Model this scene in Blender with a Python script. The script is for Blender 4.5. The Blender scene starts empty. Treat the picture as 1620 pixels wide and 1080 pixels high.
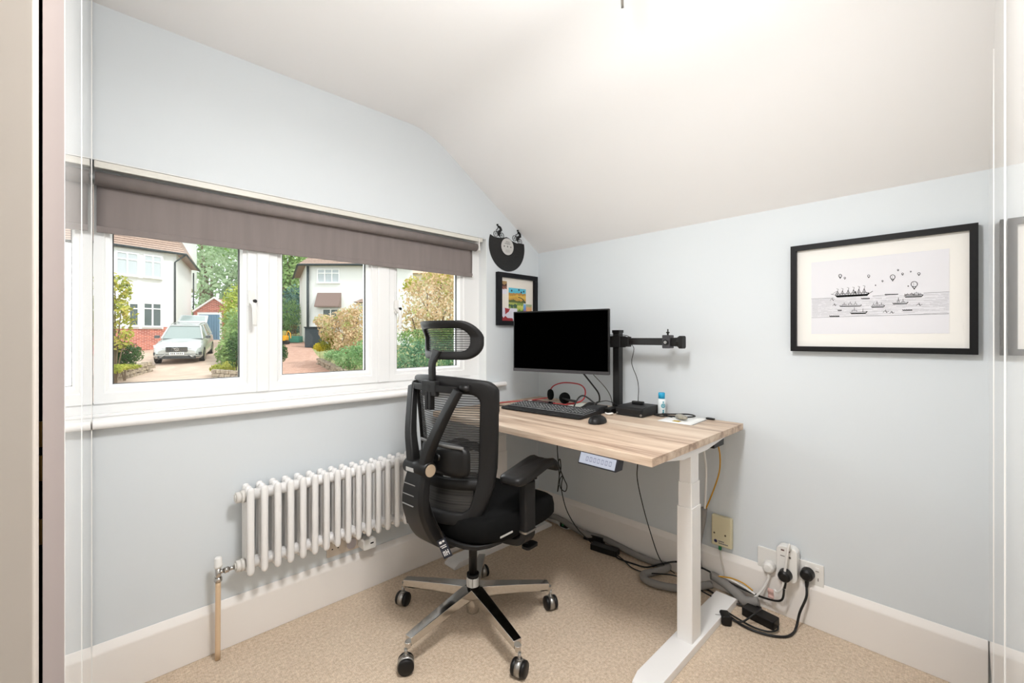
import bpy, bmesh, math, random
from mathutils import Vector, Matrix
random.seed(7)
SC = bpy.context.scene
C = SC.collection
PI = math.pi

# ---------------------------------------------------------------- camera, world, light, exposure
CAM_H = 1.15
YAW = math.radians(46.12)          # viewing direction measured from +X (the window wall runs along +X)
FPX = 690.5
cd = bpy.data.cameras.new('camera'); cam = bpy.data.objects.new('camera', cd); C.objects.link(cam)
cam.location = (0, 0, CAM_H)
cam.rotation_euler = (PI/2, 0, YAW - PI/2)
cd.sensor_width = 36; cd.lens = FPX/1620*36; cd.shift_y = -7.5/1620; cd.clip_start = 0.02; cd.clip_end = 400
SC.camera = cam
SC.view_settings.view_transform = 'Standard'; SC.view_settings.look = 'None'
SC.view_settings.exposure = 0.42; SC.view_settings.gamma = 1.0; SC.view_settings.use_curve_mapping = False

w = bpy.data.worlds.new('world'); SC.world = w; w.use_nodes = True
bg = w.node_tree.nodes['Background']; bg.inputs[0].default_value = (0.93, 0.97, 1.0, 1); bg.inputs[1].default_value = 1.5

def light(name, kind, loc, energy, color=(1, 1, 1), rot=(0, 0, 0), **kw):
    l = bpy.data.lights.new(name, kind); l.energy = energy; l.color = color
    for k, v in kw.items(): setattr(l, k, v)
    o = bpy.data.objects.new(name, l); C.objects.link(o); o.location = loc; o.rotation_euler = rot
    return o
light('sun', 'SUN', (0, -5, 20), 1.7, (1, .97, .92), (math.radians(44), 0, math.radians(20)), angle=math.radians(8))
# daylight entering through the window opening
light('window_daylight', 'AREA', (0.82, 2.12, 1.22), 8.5, (.95, .98, 1), (math.radians(-90), 0, 0), shape="RECTANGLE", size=1.6, size_y=0.5)
# unseen fill light added in the hall behind the camera
light('hall_fill', 'AREA', (-0.95, 0.05, 1.5), 1, (1, .97, .94), (0, math.radians(-86), math.radians(4)), shape='RECTANGLE', size=0.8, size_y=0.7)

# ---------------------------------------------------------------- helpers
def lin(h):
    h = h.lstrip('#'); r = [int(h[i:i+2], 16)/255 for i in (0, 2, 4)]
    return tuple((c/12.92 if c <= .04045 else ((c+.055)/1.055)**2.4) for c in r) + (1,)
_m = {}
def mat(name, col, rough=.5, metal=0, spec=.5, emit=None, noise=None, bump=None, alpha=None, trans=0, coat=0, ior=1.45, col2=None):
    if name in _m: return _m[name]
    m = bpy.data.materials.new(name); m.use_nodes = True; nt = m.node_tree; b = nt.nodes['Principled BSDF']
    c = lin(col) if isinstance(col, str) else col
    b.inputs['Base Color'].default_value = c
    b.inputs['Roughness'].default_value = rough; b.inputs['Metallic'].default_value = metal
    b.inputs['Specular IOR Level'].default_value = spec; b.inputs['IOR'].default_value = ior
    if coat: b.inputs['Coat Weight'].default_value = coat; b.inputs['Coat Roughness'].default_value = .03
    if noise:
        tc = nt.nodes.new('ShaderNodeTexCoord'); mp = nt.nodes.new('ShaderNodeMapping'); n = nt.nodes.new('ShaderNodeTexNoise')
        sc, detail = noise[0], 4
        mp.inputs['Scale'].default_value = sc if isinstance(sc, tuple) else (sc, sc, sc)
        n.inputs['Scale'].default_value = 1; n.inputs['Detail'].default_value = detail
        r = nt.nodes.new('ShaderNodeValToRGB'); r.color_ramp.elements[0].position = .35; r.color_ramp.elements[1].position = .65
        r.color_ramp.elements[0].color = c; r.color_ramp.elements[1].color = lin(col2) if col2 else tuple(min(1, x*noise[1]) for x in c[:3])+(1,)
        nt.links.new(tc.outputs['Object'], mp.inputs[0]); nt.links.new(mp.outputs[0], n.inputs['Vector'])
        nt.links.new(n.outputs['Fac'], r.inputs[0]); nt.links.new(r.outputs[0], b.inputs['Base Color'])
    if bump:
        tc = nt.nodes.new('ShaderNodeTexCoord'); n = nt.nodes.new('ShaderNodeTexNoise'); n.inputs['Scale'].default_value = bump[0]
        bu = nt.nodes.new('ShaderNodeBump'); bu.inputs['Strength'].default_value = bump[1]; bu.inputs['Distance'].default_value = bump[2] if len(bump) > 2 else .002
        nt.links.new(tc.outputs['Object'], n.inputs['Vector']); nt.links.new(n.outputs['Fac'], bu.inputs['Height']); nt.links.new(bu.outputs[0], b.inputs['Normal'])
    _m[name] = m; return m

class MB:
    """collects shapes into one mesh"""
    def __init__(s): s.bm = bmesh.new(); s.smooth = []
    def _add(s, verts, faces, smooth=False):
        vs = [s.bm.verts.new(v) for v in verts]
        for f in faces:
            try:
                q = s.bm.faces.new([vs[i] for i in f]); q.smooth = smooth
            except ValueError: pass
        return s
    def box(s, x0, x1, y0, y1, z0, z1, M=None):
        v = [Vector(p) for p in ((x0,y0,z0),(x1,y0,z0),(x1,y1,z0),(x0,y1,z0),(x0,y0,z1),(x1,y0,z1),(x1,y1,z1),(x0,y1,z1))]
        if M: v = [M @ p for p in v]
        return s._add(v, [(0,3,2,1),(4,5,6,7),(0,1,5,4),(1,2,6,5),(2,3,7,6),(3,0,4,7)])
    def rbox(s, x0, x1, y0, y1, z0, z1, r=.005, axis='z', seg=4, M=None):
        """box with rounded corners seen along axis"""
        if axis == 'z': a0, a1, b0, b1, h0, h1 = x0, x1, y0, y1, z0, z1; f = lambda a, b, h: (a, b, h)
        elif axis == 'x': a0, a1, b0, b1, h0, h1 = y0, y1, z0, z1, x0, x1; f = lambda a, b, h: (h, a, b)
        else: a0, a1, b0, b1, h0, h1 = z0, z1, x0, x1, y0, y1; f = lambda a, b, h: (b, h, a)
        pts = rrect(a0, a1, b0, b1, r, seg)
        return s.prism([f(p[0], p[1], h0) for p in pts], [f(p[0], p[1], h1) for p in pts], M=M)
    def prism(s, A, B, smooth=False, M=None):
        n = len(A); v = [Vector(p) for p in A] + [Vector(p) for p in B]
        if M: v = [M @ p for p in v]
        return s._add(v, [tuple(reversed(range(n))), tuple(range(n, 2*n))] + [(i, (i+1) % n, n+(i+1) % n, n+i) for i in range(n)], smooth)
    def cyl(s, p, q, r, r2=None, n=20, cap=True):
        p, q = Vector(p), Vector(q); r2 = r if r2 is None else r2
        d = (q-p).normalized(); a = d.orthogonal().normalized(); b = d.cross(a)
        ring = lambda c, R: [c + R*(math.cos(2*PI*i/n)*a + math.sin(2*PI*i/n)*b) for i in range(n)]
        v = ring(p, r) + ring(q, r2); vs = [s.bm.verts.new(x) for x in v]
        for i in range(n):
            f = s.bm.faces.new((vs[i], vs[(i+1) % n], vs[n+(i+1) % n], vs[n+i])); f.smooth = True
        if cap:
            s.bm.faces.new(vs[:n][::-1]); s.bm.faces.new(vs[n:])
        return s
    def tube(s, pts, r, n=8, smooth_path=4, closed=False):
        P = catmull([Vector(p) for p in pts], smooth_path, closed) if smooth_path else [Vector(p) for p in pts]
        N = len(P); rings = []; a = None
        for i, p in enumerate(P):
            if closed: t = (P[(i+1) % N]-P[i-1]).normalized()
            else: t = (P[min(i+1, N-1)]-P[max(i-1, 0)]).normalized()
            if a is None: a = t.orthogonal().normalized()
            else:
                a = a - a.dot(t)*t
                a = a.normalized() if a.length > 1e-6 else t.orthogonal().normalized()
            b = t.cross(a); R = r(i/(N-1)) if callable(r) else r
            rings.append([s.bm.verts.new(p + R*(math.cos(2*PI*k/n)*a + math.sin(2*PI*k/n)*b)) for k in range(n)])
        for i in range(N if closed else N-1):
            A, B = rings[i], rings[(i+1) % N]
            for k in range(n):
                try: f = s.bm.faces.new((A[k], A[(k+1) % n], B[(k+1) % n], B[k])); f.smooth = True
                except ValueError: pass
        if not closed: s.bm.faces.new(rings[0][::-1]); s.bm.faces.new(rings[-1])
        return s
    def sweep(s, pts, prof, up=(0, 1, 0), smooth_path=4, smooth=False):
        """sweep a (a,b) profile along a path; a along 'up', b along up x tangent; prof may be callable(t)"""
        P = catmull([Vector(p) for p in pts], smooth_path, False) if smooth_path else [Vector(p) for p in pts]
        N = len(P); rings = []; up = Vector(up)
        for i, p in enumerate(P):
            t = (P[min(i+1, N-1)]-P[max(i-1, 0)]).normalized(); a = (up-up.dot(t)*t).normalized(); b = a.cross(t)
            pr = prof(i/(N-1)) if callable(prof) else prof
            rings.append([s.bm.verts.new(p + a*u + b*v) for u, v in pr])
        n = len(rings[0])
        for i in range(N-1):
            for k in range(n):
                f = s.bm.faces.new((rings[i][k], rings[i][(k+1) % n], rings[i+1][(k+1) % n], rings[i+1][k])); f.smooth = smooth
        s.bm.faces.new(rings[0][::-1]); s.bm.faces.new(rings[-1]); return s
    def lathe(s, prof, c=(0, 0, 0), n=24, M=None):
        rings = []
        for r, z in prof:
            rings.append([s.bm.verts.new((M @ Vector((r*math.cos(2*PI*k/n), r*math.sin(2*PI*k/n), z)) if M else Vector((c[0]+r*math.cos(2*PI*k/n), c[1]+r*math.sin(2*PI*k/n), c[2]+z)))) for k in range(n)])
        for i in range(len(rings)-1):
            for k in range(n):
                try: f = s.bm.faces.new((rings[i][k], rings[i][(k+1) % n], rings[i+1][(k+1) % n], rings[i+1][k])); f.smooth = True
                except ValueError: pass
        s.bm.faces.new(rings[0][::-1]); s.bm.faces.new(rings[-1]); return s
    def grid(s, f, nu, nv, thick=None, smooth=True, keep=None):
        """surface f(u,v)->point (0..1); thick = offset vector -> closed solid"""
        T = Vector(thick) if thick else None
        V = [[Vector(f(i/nu, j/nv)) for j in range(nv+1)] for i in range(nu+1)]
        A = {}; B = {}
        def g(D, i, j, off):
            if (i, j) not in D: D[(i, j)] = s.bm.verts.new(V[i][j]+off)
            return D[(i, j)]
        Z = Vector((0, 0, 0)); cells = {(i, j) for i in range(nu) for j in range(nv) if keep is None or keep((i+.5)/nu, (j+.5)/nv)}
        for i, j in cells:
            q = s.bm.faces.new([g(A, *k, Z) for k in ((i, j), (i+1, j), (i+1, j+1), (i, j+1))]); q.smooth = smooth
            if T is not None:
                q = s.bm.faces.new([g(B, *k, T) for k in ((i, j+1), (i+1, j+1), (i+1, j), (i, j))]); q.smooth = smooth
                for (di, dj, a, b) in ((-1, 0, (i, j+1), (i, j)), (1, 0, (i+1, j), (i+1, j+1)), (0, -1, (i, j), (i+1, j)), (0, 1, (i+1, j+1), (i, j+1))):
                    if (i+di, j+dj) not in cells:
                        try: s.bm.faces.new((g(A, *b, Z), g(A, *a, Z), g(B, *a, T), g(B, *b, T)))
                        except ValueError: pass
        return s
    def build(s, name, m, parent=None, bevel=0, sub=0, seg=2):
        me = bpy.data.meshes.new(name)
        bmesh.ops.recalc_face_normals(s.bm, faces=s.bm.faces)
        s.bm.to_mesh(me); s.bm.free()
        o = bpy.data.objects.new(name, me); C.objects.link(o)
        if m: me.materials.append(m)
        if parent: o.parent = parent
        if bevel:
            b = o.modifiers.new('bevel', 'BEVEL'); b.width = bevel; b.segments = seg; b.limit_method = 'ANGLE'; b.angle_limit = math.radians(35)
            me.shade_smooth() if hasattr(me, 'shade_smooth') else None
            wn = o.modifiers.new('wn', 'WEIGHTED_NORMAL'); wn.keep_sharp = False
        if sub:
            b = o.modifiers.new('sub', 'SUBSURF'); b.levels = sub; b.render_levels = sub
        return o

def rrect(a0, a1, b0, b1, r, seg=4):
    P = []
    for cx, cy, s in ((a1-r, b0+r, -PI/2), (a1-r, b1-r, 0), (a0+r, b1-r, PI/2), (a0+r, b0+r, PI)):
        for k in range(seg+1):
            t = s + PI/2*k/seg; P.append((cx+r*math.cos(t), cy+r*math.sin(t)))
    return P
def catmull(P, n, closed):
    if len(P) < 3: return P
    out = []; N = len(P)
    for i in range(N if closed else N-1):
        g = (lambda k: P[k % N]) if closed else (lambda k: P[max(0, min(N-1, k))])
        a, b, c, d = g(i-1), g(i), g(i+1), g(i+2)
        for k in range(n):
            t = k/n; out.append(.5*((2*b)+(c-a)*t+(2*a-5*b+4*c-d)*t*t+(3*b-a-3*c+d)*t**3))
    if not closed: out.append(P[-1])
    return out
def tag(o, label=None, cat=None, group=None, kind=None):
    if label: o['label'] = label
    if cat: o['category'] = cat
    if group: o['group'] = group
    if kind: o['kind'] = kind
    return o
def thing(name, label, cat, loc=(0, 0, 0), rz=0, group=None):
    o = bpy.data.objects.new(name, None); C.objects.link(o); o.location = loc; o.rotation_euler = (0, 0, rz)
    o.empty_display_size = .05
    return tag(o, label, cat, group)
def struct(o): o['kind'] = 'structure'; return o
def local(parent, pts):
    """world points -> coordinates of a translated/rotated parent"""
    M = (Matrix.Translation(parent.location) @ Matrix.Rotation(parent.rotation_euler[2], 4, 'Z')).inverted()
    return [M @ Vector(p) for p in pts]
def copy_tree(o, parent=None):
    c = o.copy(); C.objects.link(c); c.parent = parent
    for ch in list(o.children): copy_tree(ch, c)
    return c

# ---------------------------------------------------------------- materials
M_wall = mat('wall_paint_pale_blue', '#dadfe2', .6, spec=.25, bump=(350, .08, .0006))
M_ceil = mat('ceiling_paint', '#f6f4f3', .7, spec=.2, bump=(300, .08, .0006))
M_trim = mat('white_gloss_paint', '#f0ebe6', .3, spec=.4)
M_upvc = mat('white_upvc', '#f1f1f0', .25, spec=.5)
M_blind = mat('grey_blind_fabric', '#837a77', .8, spec=.15, noise=((30, 30, 3), 1.1), bump=(900, .3, .0005))
M_black = mat('black_plastic', '#131212', .42, spec=.4, bump=(500, .12, .0004))
M_blackm = mat('black_matt_plastic', '#191818', .55, spec=.35, bump=(700, .25, .0005))
M_blackfab = mat('black_fabric', '#0e0e0e', .9, spec=.15, bump=(900, .5, .001))
M_chrome = mat('polished_chrome', '#c9c6c2', .1, metal=1)
M_steel = mat('brushed_steel', '#a9a7a4', .3, metal=1)
M_white = mat('white_powder_coat', '#f2f0ee', .4, spec=.4)
M_whitepl = mat('white_plastic', '#eceae6', .35, spec=.45)
M_cream = mat('cream_plastic', '#d8cfae', .4)
M_screen = mat('switched_off_screen', '#010101', .6, spec=0)
M_gloss = mat('white_gloss_lacquer', '#e4e2de', .02, spec=.55, ior=1.5)
M_cable = mat('black_cable', '#141414', .45)
M_red = mat('red_cable', '#b8343a', .5)
M_grey = mat('grey_fabric_sleeve', '#8b8783', .8, bump=(400, .5, .001))
M_paper = mat('white_paper', '#efefec', .7)
M_ink = mat('black_ink', '#151515', .7, spec=.1)

def carpet_mat():
    m = bpy.data.materials.new('beige_loop_carpet'); m.use_nodes = True; nt = m.node_tree; b = nt.nodes['Principled BSDF']
    tc = nt.nodes.new('ShaderNodeTexCoord'); v = nt.nodes.new('ShaderNodeTexVoronoi'); v.inputs['Scale'].default_value = 170
    v.inputs['Randomness'].default_value = .55
    n = nt.nodes.new('ShaderNodeTexNoise'); n.inputs['Scale'].default_value = 90; n.inputs['Detail'].default_value = 6
    n2 = nt.nodes.new('ShaderNodeTexNoise'); n2.inputs['Scale'].default_value = 2.5; n2.inputs['Detail'].default_value = 3
    r = nt.nodes.new('ShaderNodeValToRGB'); r.color_ramp.elements[0].color = lin('#cdb59c'); r.color_ramp.elements[1].color = lin('#f4e2cc')
    r.color_ramp.elements[0].position = .3; r.color_ramp.elements[1].position = .7
    a = nt.nodes.new('ShaderNodeMath'); a.operation = 'MULTIPLY_ADD'; a.inputs[1].default_value = .3; 
    nt.links.new(tc.outputs['Object'], v.inputs['Vector']); nt.links.new(tc.outputs['Object'], n.inputs['Vector']); nt.links.new(tc.outputs['Object'], n2.inputs['Vector'])
    nt.links.new(n2.outputs['Fac'], a.inputs[0]); a2 = nt.nodes.new('ShaderNodeMath'); a2.operation = 'MULTIPLY'; a2.inputs[1].default_value = .7
    nt.links.new(n.outputs['Fac'], a2.inputs[0]); nt.links.new(a2.outputs[0], a.inputs[2]); nt.links.new(a.outputs[0], r.inputs[0])
    mx = nt.nodes.new('ShaderNodeMix'); mx.data_type = 'RGBA'; mx.blend_type = 'MULTIPLY'; mx.inputs[0].default_value = .5
    r2 = nt.nodes.new('ShaderNodeValToRGB'); r2.color_ramp.elements[0].color = (1, 1, 1, 1); r2.color_ramp.elements[1].color = (.35, .33, .3, 1)
    nt.links.new(v.outputs['Distance'], r2.inputs[0]); nt.links.new(r.outputs[0], mx.inputs[6]); nt.links.new(r2.outputs[0], mx.inputs[7])
    nt.links.new(mx.outputs[2], b.inputs['Base Color']); b.inputs['Roughness'].default_value = .95; b.inputs['Specular IOR Level'].default_value = .1
    bu = nt.nodes.new('ShaderNodeBump'); bu.invert = True; bu.inputs['Strength'].default_value = .7; bu.inputs['Distance'].default_value = .002
    nt.links.new(v.outputs['Distance'], bu.inputs['Height']); nt.links.new(bu.outputs[0], b.inputs['Normal'])
    return m
M_carpet = carpet_mat()

def wood_mat():
    m = bpy.data.materials.new('pale_oak_laminate'); m.use_nodes = True; nt = m.node_tree; b = nt.nodes['Principled BSDF']
    tc = nt.nodes.new('ShaderNodeTexCoord'); mp = nt.nodes.new('ShaderNodeMapping'); mp.inputs['Scale'].default_value = (16, 1.1, 16)
    n = nt.nodes.new('ShaderNodeTexNoise'); n.inputs['Scale'].default_value = 1.5; n.inputs['Detail'].default_value = 8; n.inputs['Distortion'].default_value = .4
    mp2 = nt.nodes.new('ShaderNodeMapping'); mp2.inputs['Scale'].default_value = (120, 5, 120)
    n2 = nt.nodes.new('ShaderNodeTexNoise'); n2.inputs['Scale'].default_value = 2; n2.inputs['Detail'].default_value = 3
    r = nt.nodes.new('ShaderNodeValToRGB'); e = r.color_ramp.elements
    e[0].color = lin('#9f8673'); e[0].position = .34; e[1].color = lin('#dccab6'); e[1].position = .68
    k = e.new(.5); k.color = lin('#c8b09a')
    ad = nt.nodes.new('ShaderNodeMath'); ad.operation = 'MULTIPLY_ADD'; ad.inputs[1].default_value = .25
    sb = nt.nodes.new('ShaderNodeMath'); sb.operation = 'SUBTRACT'; sb.inputs[1].default_value = .12
    nt.links.new(tc.outputs['Object'], mp.inputs[0]); nt.links.new(mp.outputs[0], n.inputs[0]); nt.links.new(tc.outputs['Object'], mp2.inputs[0]); nt.links.new(mp2.outputs[0], n2.inputs[0])
    nt.links.new(n2.outputs['Fac'], ad.inputs[0]); nt.links.new(n.outputs['Fac'], sb.inputs[0]); nt.links.new(sb.outputs[0], ad.inputs[2]); nt.links.new(ad.outputs[0], r.inputs[0])
    nt.links.new(r.outputs[0], b.inputs['Base Color']); b.inputs['Roughness'].default_value = .45; b.inputs['Specular IOR Level'].default_value = .3
    return m
M_wood = wood_mat()

def glass_mat(name='window_glass', tint=(.97, .985, .98, 1), refl=.5):
    m = bpy.data.materials.new(name); m.use_nodes = True; nt = m.node_tree
    for n in list(nt.nodes):
        if n.type != 'OUTPUT_MATERIAL': nt.nodes.remove(n)
    out = nt.nodes['Material Output']; t = nt.nodes.new('ShaderNodeBsdfTransparent'); t.inputs[0].default_value = tint
    g = nt.nodes.new('ShaderNodeBsdfGlossy'); g.inputs['Roughness'].default_value = .01; f = nt.nodes.new('ShaderNodeFresnel'); f.inputs[0].default_value = 1.45
    mu = nt.nodes.new('ShaderNodeMath'); mu.operation = 'MULTIPLY'; mu.inputs[1].default_value = refl; mx = nt.nodes.new('ShaderNodeMixShader')
    nt.links.new(f.outputs[0], mu.inputs[0]); nt.links.new(mu.outputs[0], mx.inputs[0]); nt.links.new(t.outputs[0], mx.inputs[1]); nt.links.new(g.outputs[0], mx.inputs[2]); nt.links.new(mx.outputs[0], out.inputs[0])
    return m
M_glass = glass_mat()

def mesh_fabric_mat():
    m = bpy.data.materials.new('black_stretch_mesh'); m.use_nodes = True; nt = m.node_tree; b = nt.nodes['Principled BSDF']
    b.inputs['Base Color'].default_value = lin('#2b2a29'); b.inputs['Roughness'].default_value = .7
    tc = nt.nodes.new('ShaderNodeTexCoord'); sp = nt.nodes.new('ShaderNodeSeparateXYZ'); mu = nt.nodes.new('ShaderNodeMath'); mu.operation = 'MULTIPLY'; mu.inputs[1].default_value = 2*PI/.0085
    si = nt.nodes.new('ShaderNodeMath'); si.operation = 'SINE'; r = nt.nodes.new('ShaderNodeMapRange')
    r.inputs[1].default_value = .2; r.inputs[2].default_value = .9; r.inputs[3].default_value = .5; r.inputs[4].default_value = .95
    nt.links.new(tc.outputs['Object'], sp.inputs[0]); nt.links.new(sp.outputs[2], mu.inputs[0]); nt.links.new(mu.outputs[0], si.inputs[0]); nt.links.new(si.outputs[0], r.inputs[0])
    nt.links.new(r.outputs[0], b.inputs['Alpha'])
    return m
M_mesh = mesh_fabric_mat()

def brick_mat(name, c1, c2, mortar, scale=1, w=.225, h=.075, rot=None):
    m = bpy.data.materials.new(name); m.use_nodes = True; nt = m.node_tree; b = nt.nodes['Principled BSDF']
    tc = nt.nodes.new('ShaderNodeTexCoord'); mp = nt.nodes.new('ShaderNodeMapping')
    if rot: mp.inputs['Rotation'].default_value = rot
    br = nt.nodes.new('ShaderNodeTexBrick'); br.inputs['Scale'].default_value = scale; br.inputs['Brick Width'].default_value = w; br.inputs['Row Height'].default_value = h
    br.inputs['Mortar Size'].default_value = .008; br.inputs['Color1'].default_value = lin(c1); br.inputs['Color2'].default_value = lin(c2); br.inputs['Mortar'].default_value = lin(mortar)
    nt.links.new(tc.outputs['Object'], mp.inputs[0]); nt.links.new(mp.outputs[0], br.inputs[0]); nt.links.new(br.outputs[0], b.inputs['Base Color'])
    b.inputs['Roughness'].default_value = .9
    return m

# ---------------------------------------------------------------- the room
XP, YW = 2.075, 1.911
XL, YB = -0.06, -0.65                     # doorway wall, and the wall behind the built-in wardrobe
CEIL = 2.207
struct(MB().box(-1.5, XP+.2, -1.2, YW+.2, -.1, 0).build('floor', M_carpet))
# window wall with its opening
wx0, wx1, wz0, wz1 = 0.0, 1.635, .868, 1.714
b = MB(); b.box(-.4, wx0, YW, YW+.26, 0, 2.5); b.box(wx0, wx1, YW, YW+.26, 0, wz0); b.box(wx0, wx1, YW, YW+.26, wz1, 2.5); b.box(wx1, XP+.26, YW, YW+.26, 0, 2.5)
struct(b.build('wall_window', M_wall))
struct(MB().box(XP, XP+.2, -.9, YW, 0, 2.5).build('wall_picture', M_wall))
# doorway wall: opening where the photographer stands
b = MB(); b.box(XL-.1, XL, .80, YW, 0, 2.4); b.box(XL-.1, XL, -.9, .80, 2.06, 2.4); b.box(XL-.1, XL, -.9, -.66, 0, 2.06)
struct(b.build('wall_doorway', M_wall))
struct(MB().box(XL, XP, YB-.1, YB, 0, 2.4).build('wall_back', M_wall))
# hall behind the doorway
b = MB(); b.box(-1.5, -1.4, -1.2, 1.3, 0, 2.5); b.box(-1.4, XL-.1, 1.2, 1.3, 0, 2.5); b.box(-1.4, XL-.1, -1.2, -1.1, 0, 2.5)
struct(b.build('wall_hall', mat('hall_paint', '#e4e0da', .7)))
# ceiling: flat, then a rounded bend and a slope down to the picture wall
prof = [(-1.5, CEIL), (1.13, CEIL)]
for k in range(1, 9):
    t = k/8; a = (1.13, CEIL); m_ = (1.244, CEIL); c_ = (1.345, 2.144)
    prof.append(((1-t)**2*a[0]+2*t*(1-t)*m_[0]+t*t*c_[0], (1-t)**2*a[1]+2*t*(1-t)*m_[1]+t*t*c_[1]))
prof += [(XP+.1, 1.687-.1*.623)]
poly = prof + [(XP+.1, 2.6), (-1.5, 2.6)]
b = MB(); b.prism([(x, -1.2, z) for x, z in poly], [(x, YW+.0, z) for x, z in poly])
o = struct(b.build('ceiling', M_ceil))
for p in o.data.polygons: p.use_smooth = abs(p.normal.y) < .5
o.modifiers.new('es', 'EDGE_SPLIT').split_angle = math.radians(30)

# skirting boards with a chamfered, rounded top
def skirting(name, pts, m=M_trim):
    # profile: distance from wall, height
    pr = [(0, 0), (.019, 0), (.019, .145), (.016, .152), (.012, .160), (.006, .170), (.004, .175), (0, .175)]
    (x0, y0), (x1, y1), n = pts
    b = MB(); b.prism([(x0+n[0]*d, y0+n[1]*d, z) for d, z in pr], [(x1+n[0]*d, y1+n[1]*d, z) for d, z in pr])
    return struct(b.build(name, m, bevel=.002))
skirting('baseboard_window', ((XL, YW), (XP-.0, YW), (0, -1)))
skirting('baseboard_picture', ((XP, -.05), (XP, YW-.0), (-1, 0)))

# ---------------------------------------------------------------- window
YG = 2.0
win = bpy.data.objects.new('window_1', None); C.objects.link(win); win.location = (wx0, YG, .895); struct(win)
def wl(x0, x1, y0, y1, z0, z1): return (x0-wx0, x1-wx0, y0-YG, y1-YG, z0-.895, z1-.895)
b = MB(); 
b.box(*wl(0, 1.635, 1.975, 2.045, .868, .93)); b.box(*wl(0, 1.635, 1.975, 2.045, 1.66, wz1)); b.box(*wl(0, .002, 1.975, 2.045, .93, 1.66)); b.box(*wl(1.56, 1.635, 1.975, 2.045, .93, 1.66))
b.build('window_frame', M_upvc, win, bevel=.004)
for x0, x1 in ((.474, .520), (.992, 1.055)):
    b = MB(); b.rbox(x0, x1, 1.962-.0, 2.045, .93, 1.66, r=.006); 
    for v in b.bm.verts: v.co -= Vector((wx0, YG, .895))
    b.build('mullion', M_upvc, win, bevel=.003)
def sash(x0, x1, z0, z1, gx0, gx1, gz0, gz1):
    # moulded sash: stepped profile from outer edge to glass
    s = bpy.data.objects.new('sash', None)
    o = None
    b = MB()
    steps = [(0, 1.968), (.55, 1.968), (.62, 1.974), (.85, 1.976), (1, 1.990)]
    def ring(t, y):
        a, c, d, e = x0+(gx0-x0)*t, x1+(gx1-x1)*t, z0+(gz0-z0)*t, z1+(gz1-z1)*t
        return [(a, y, d), (c, y, d), (c, y, e), (a, y, e)]
    R = [ring(t, y) for t, y in steps] + [ring(1, 2.02), ring(0, 2.02)]
    vs = [[b.bm.verts.new(Vector(p)-Vector((wx0, YG, .895))) for p in r] for r in R]
    n = len(vs)
    for i in range(n):
        A, B = vs[i], vs[(i+1) % n]
        for k in range(4): b.bm.faces.new((A[k], A[(k+1) % 4], B[(k+1) % 4], B[k]))
    o = b.build('sash', M_upvc, win)
    g = MB().box(*wl(gx0, gx1, 2.003, 2.005, gz0, gz1)).build('pane', M_glass, o)
    # thin dark rubber gasket around the glass
    q = .0035; b = MB(); y0, y1 = 1.994, 2.004
    b.box(*wl(gx0, gx0+q, y0, y1, gz0, gz1)); b.box(*wl(gx1-q, gx1, y0, y1, gz0, gz1)); b.box(*wl(gx0+q, gx1-q, y0, y1, gz0, gz0+q*.6))
    b.build('gasket', mat('rubber_gasket', '#4a4a4a', .7), o)
    return o
sash(.003, .474, .930, 1.66, .049, .420, .990, 1.60)
sash(.520, .992, .930, 1.66, .574, .943, .990, 1.60)
sash(1.055, 1.560, .930, 1.66, 1.107, 1.483, .988, 1.60)
def win_handle(x, z):
    b = MB(); b.rbox(x-.011, x+.011, 1.955, 1.968, z-.02, z+.048, r=.010, axis='y'); h0 = b
    b.tube([(x, 1.955, z), (x, 1.935, z-.005), (x+.003, 1.928, z-.03), (x+.004, 1.93, z-.095)], lambda t: .0105-.003*t, n=10)
    for v in b.bm.verts: v.co -= Vector((wx0, YG, .895))
    h = b.build('handle', M_whitepl, win)
    b = MB(); b.cyl((x+.004, 1.925, z+.002), (x+.004, 1.95, z+.002), .0072)
    for v in b.bm.verts: v.co -= Vector((wx0, YG, .895))
    k = b.build('lock_button', mat('dark_button', '#2a2a2a', .3, metal=.6), h)
    k['label'] = 'small dark lock button'
win_handle(.455, 1.287); win_handle(1.088, 1.285)
# plaster reveals of the opening
b = MB(); b.box(*wl(1.631, 1.6352, YW, 1.975, .895, wz1)); b.box(*wl(0, 1.635, YW, 1.975, wz1-.003, wz1+.0005))
b.build('window_reveal', mat('reveal_paint', '#eceeee', .5), win)
# sill with rounded nose and horns past the opening
b = MB(); yn = 1.868; pts = []
for x0, x1, y1 in ((0.0, 1.757, YW-.0), ):
    pr = [(YW, .860)] + [(yn+.0135-.0135*math.sin(PI*k/8), .8735-.0135*math.cos(PI*k/8)) for k in range(9)] + [(YW, .887)]
    b.prism([(x0-wx0-.0, y-YG, z-.895) for y, z in pr], [(x1-wx0, y-YG, z-.895) for y, z in pr])
b.box(*wl(0.0, 1.633, YW, 1.977, .869, .887)); b.box(*wl(0, 1.633, 1.958, 1.977, .887, .897))
b.build('window_sill', mat('sill_gloss_white', '#f4f2f0', .2, spec=.5), win, bevel=.002)

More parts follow.
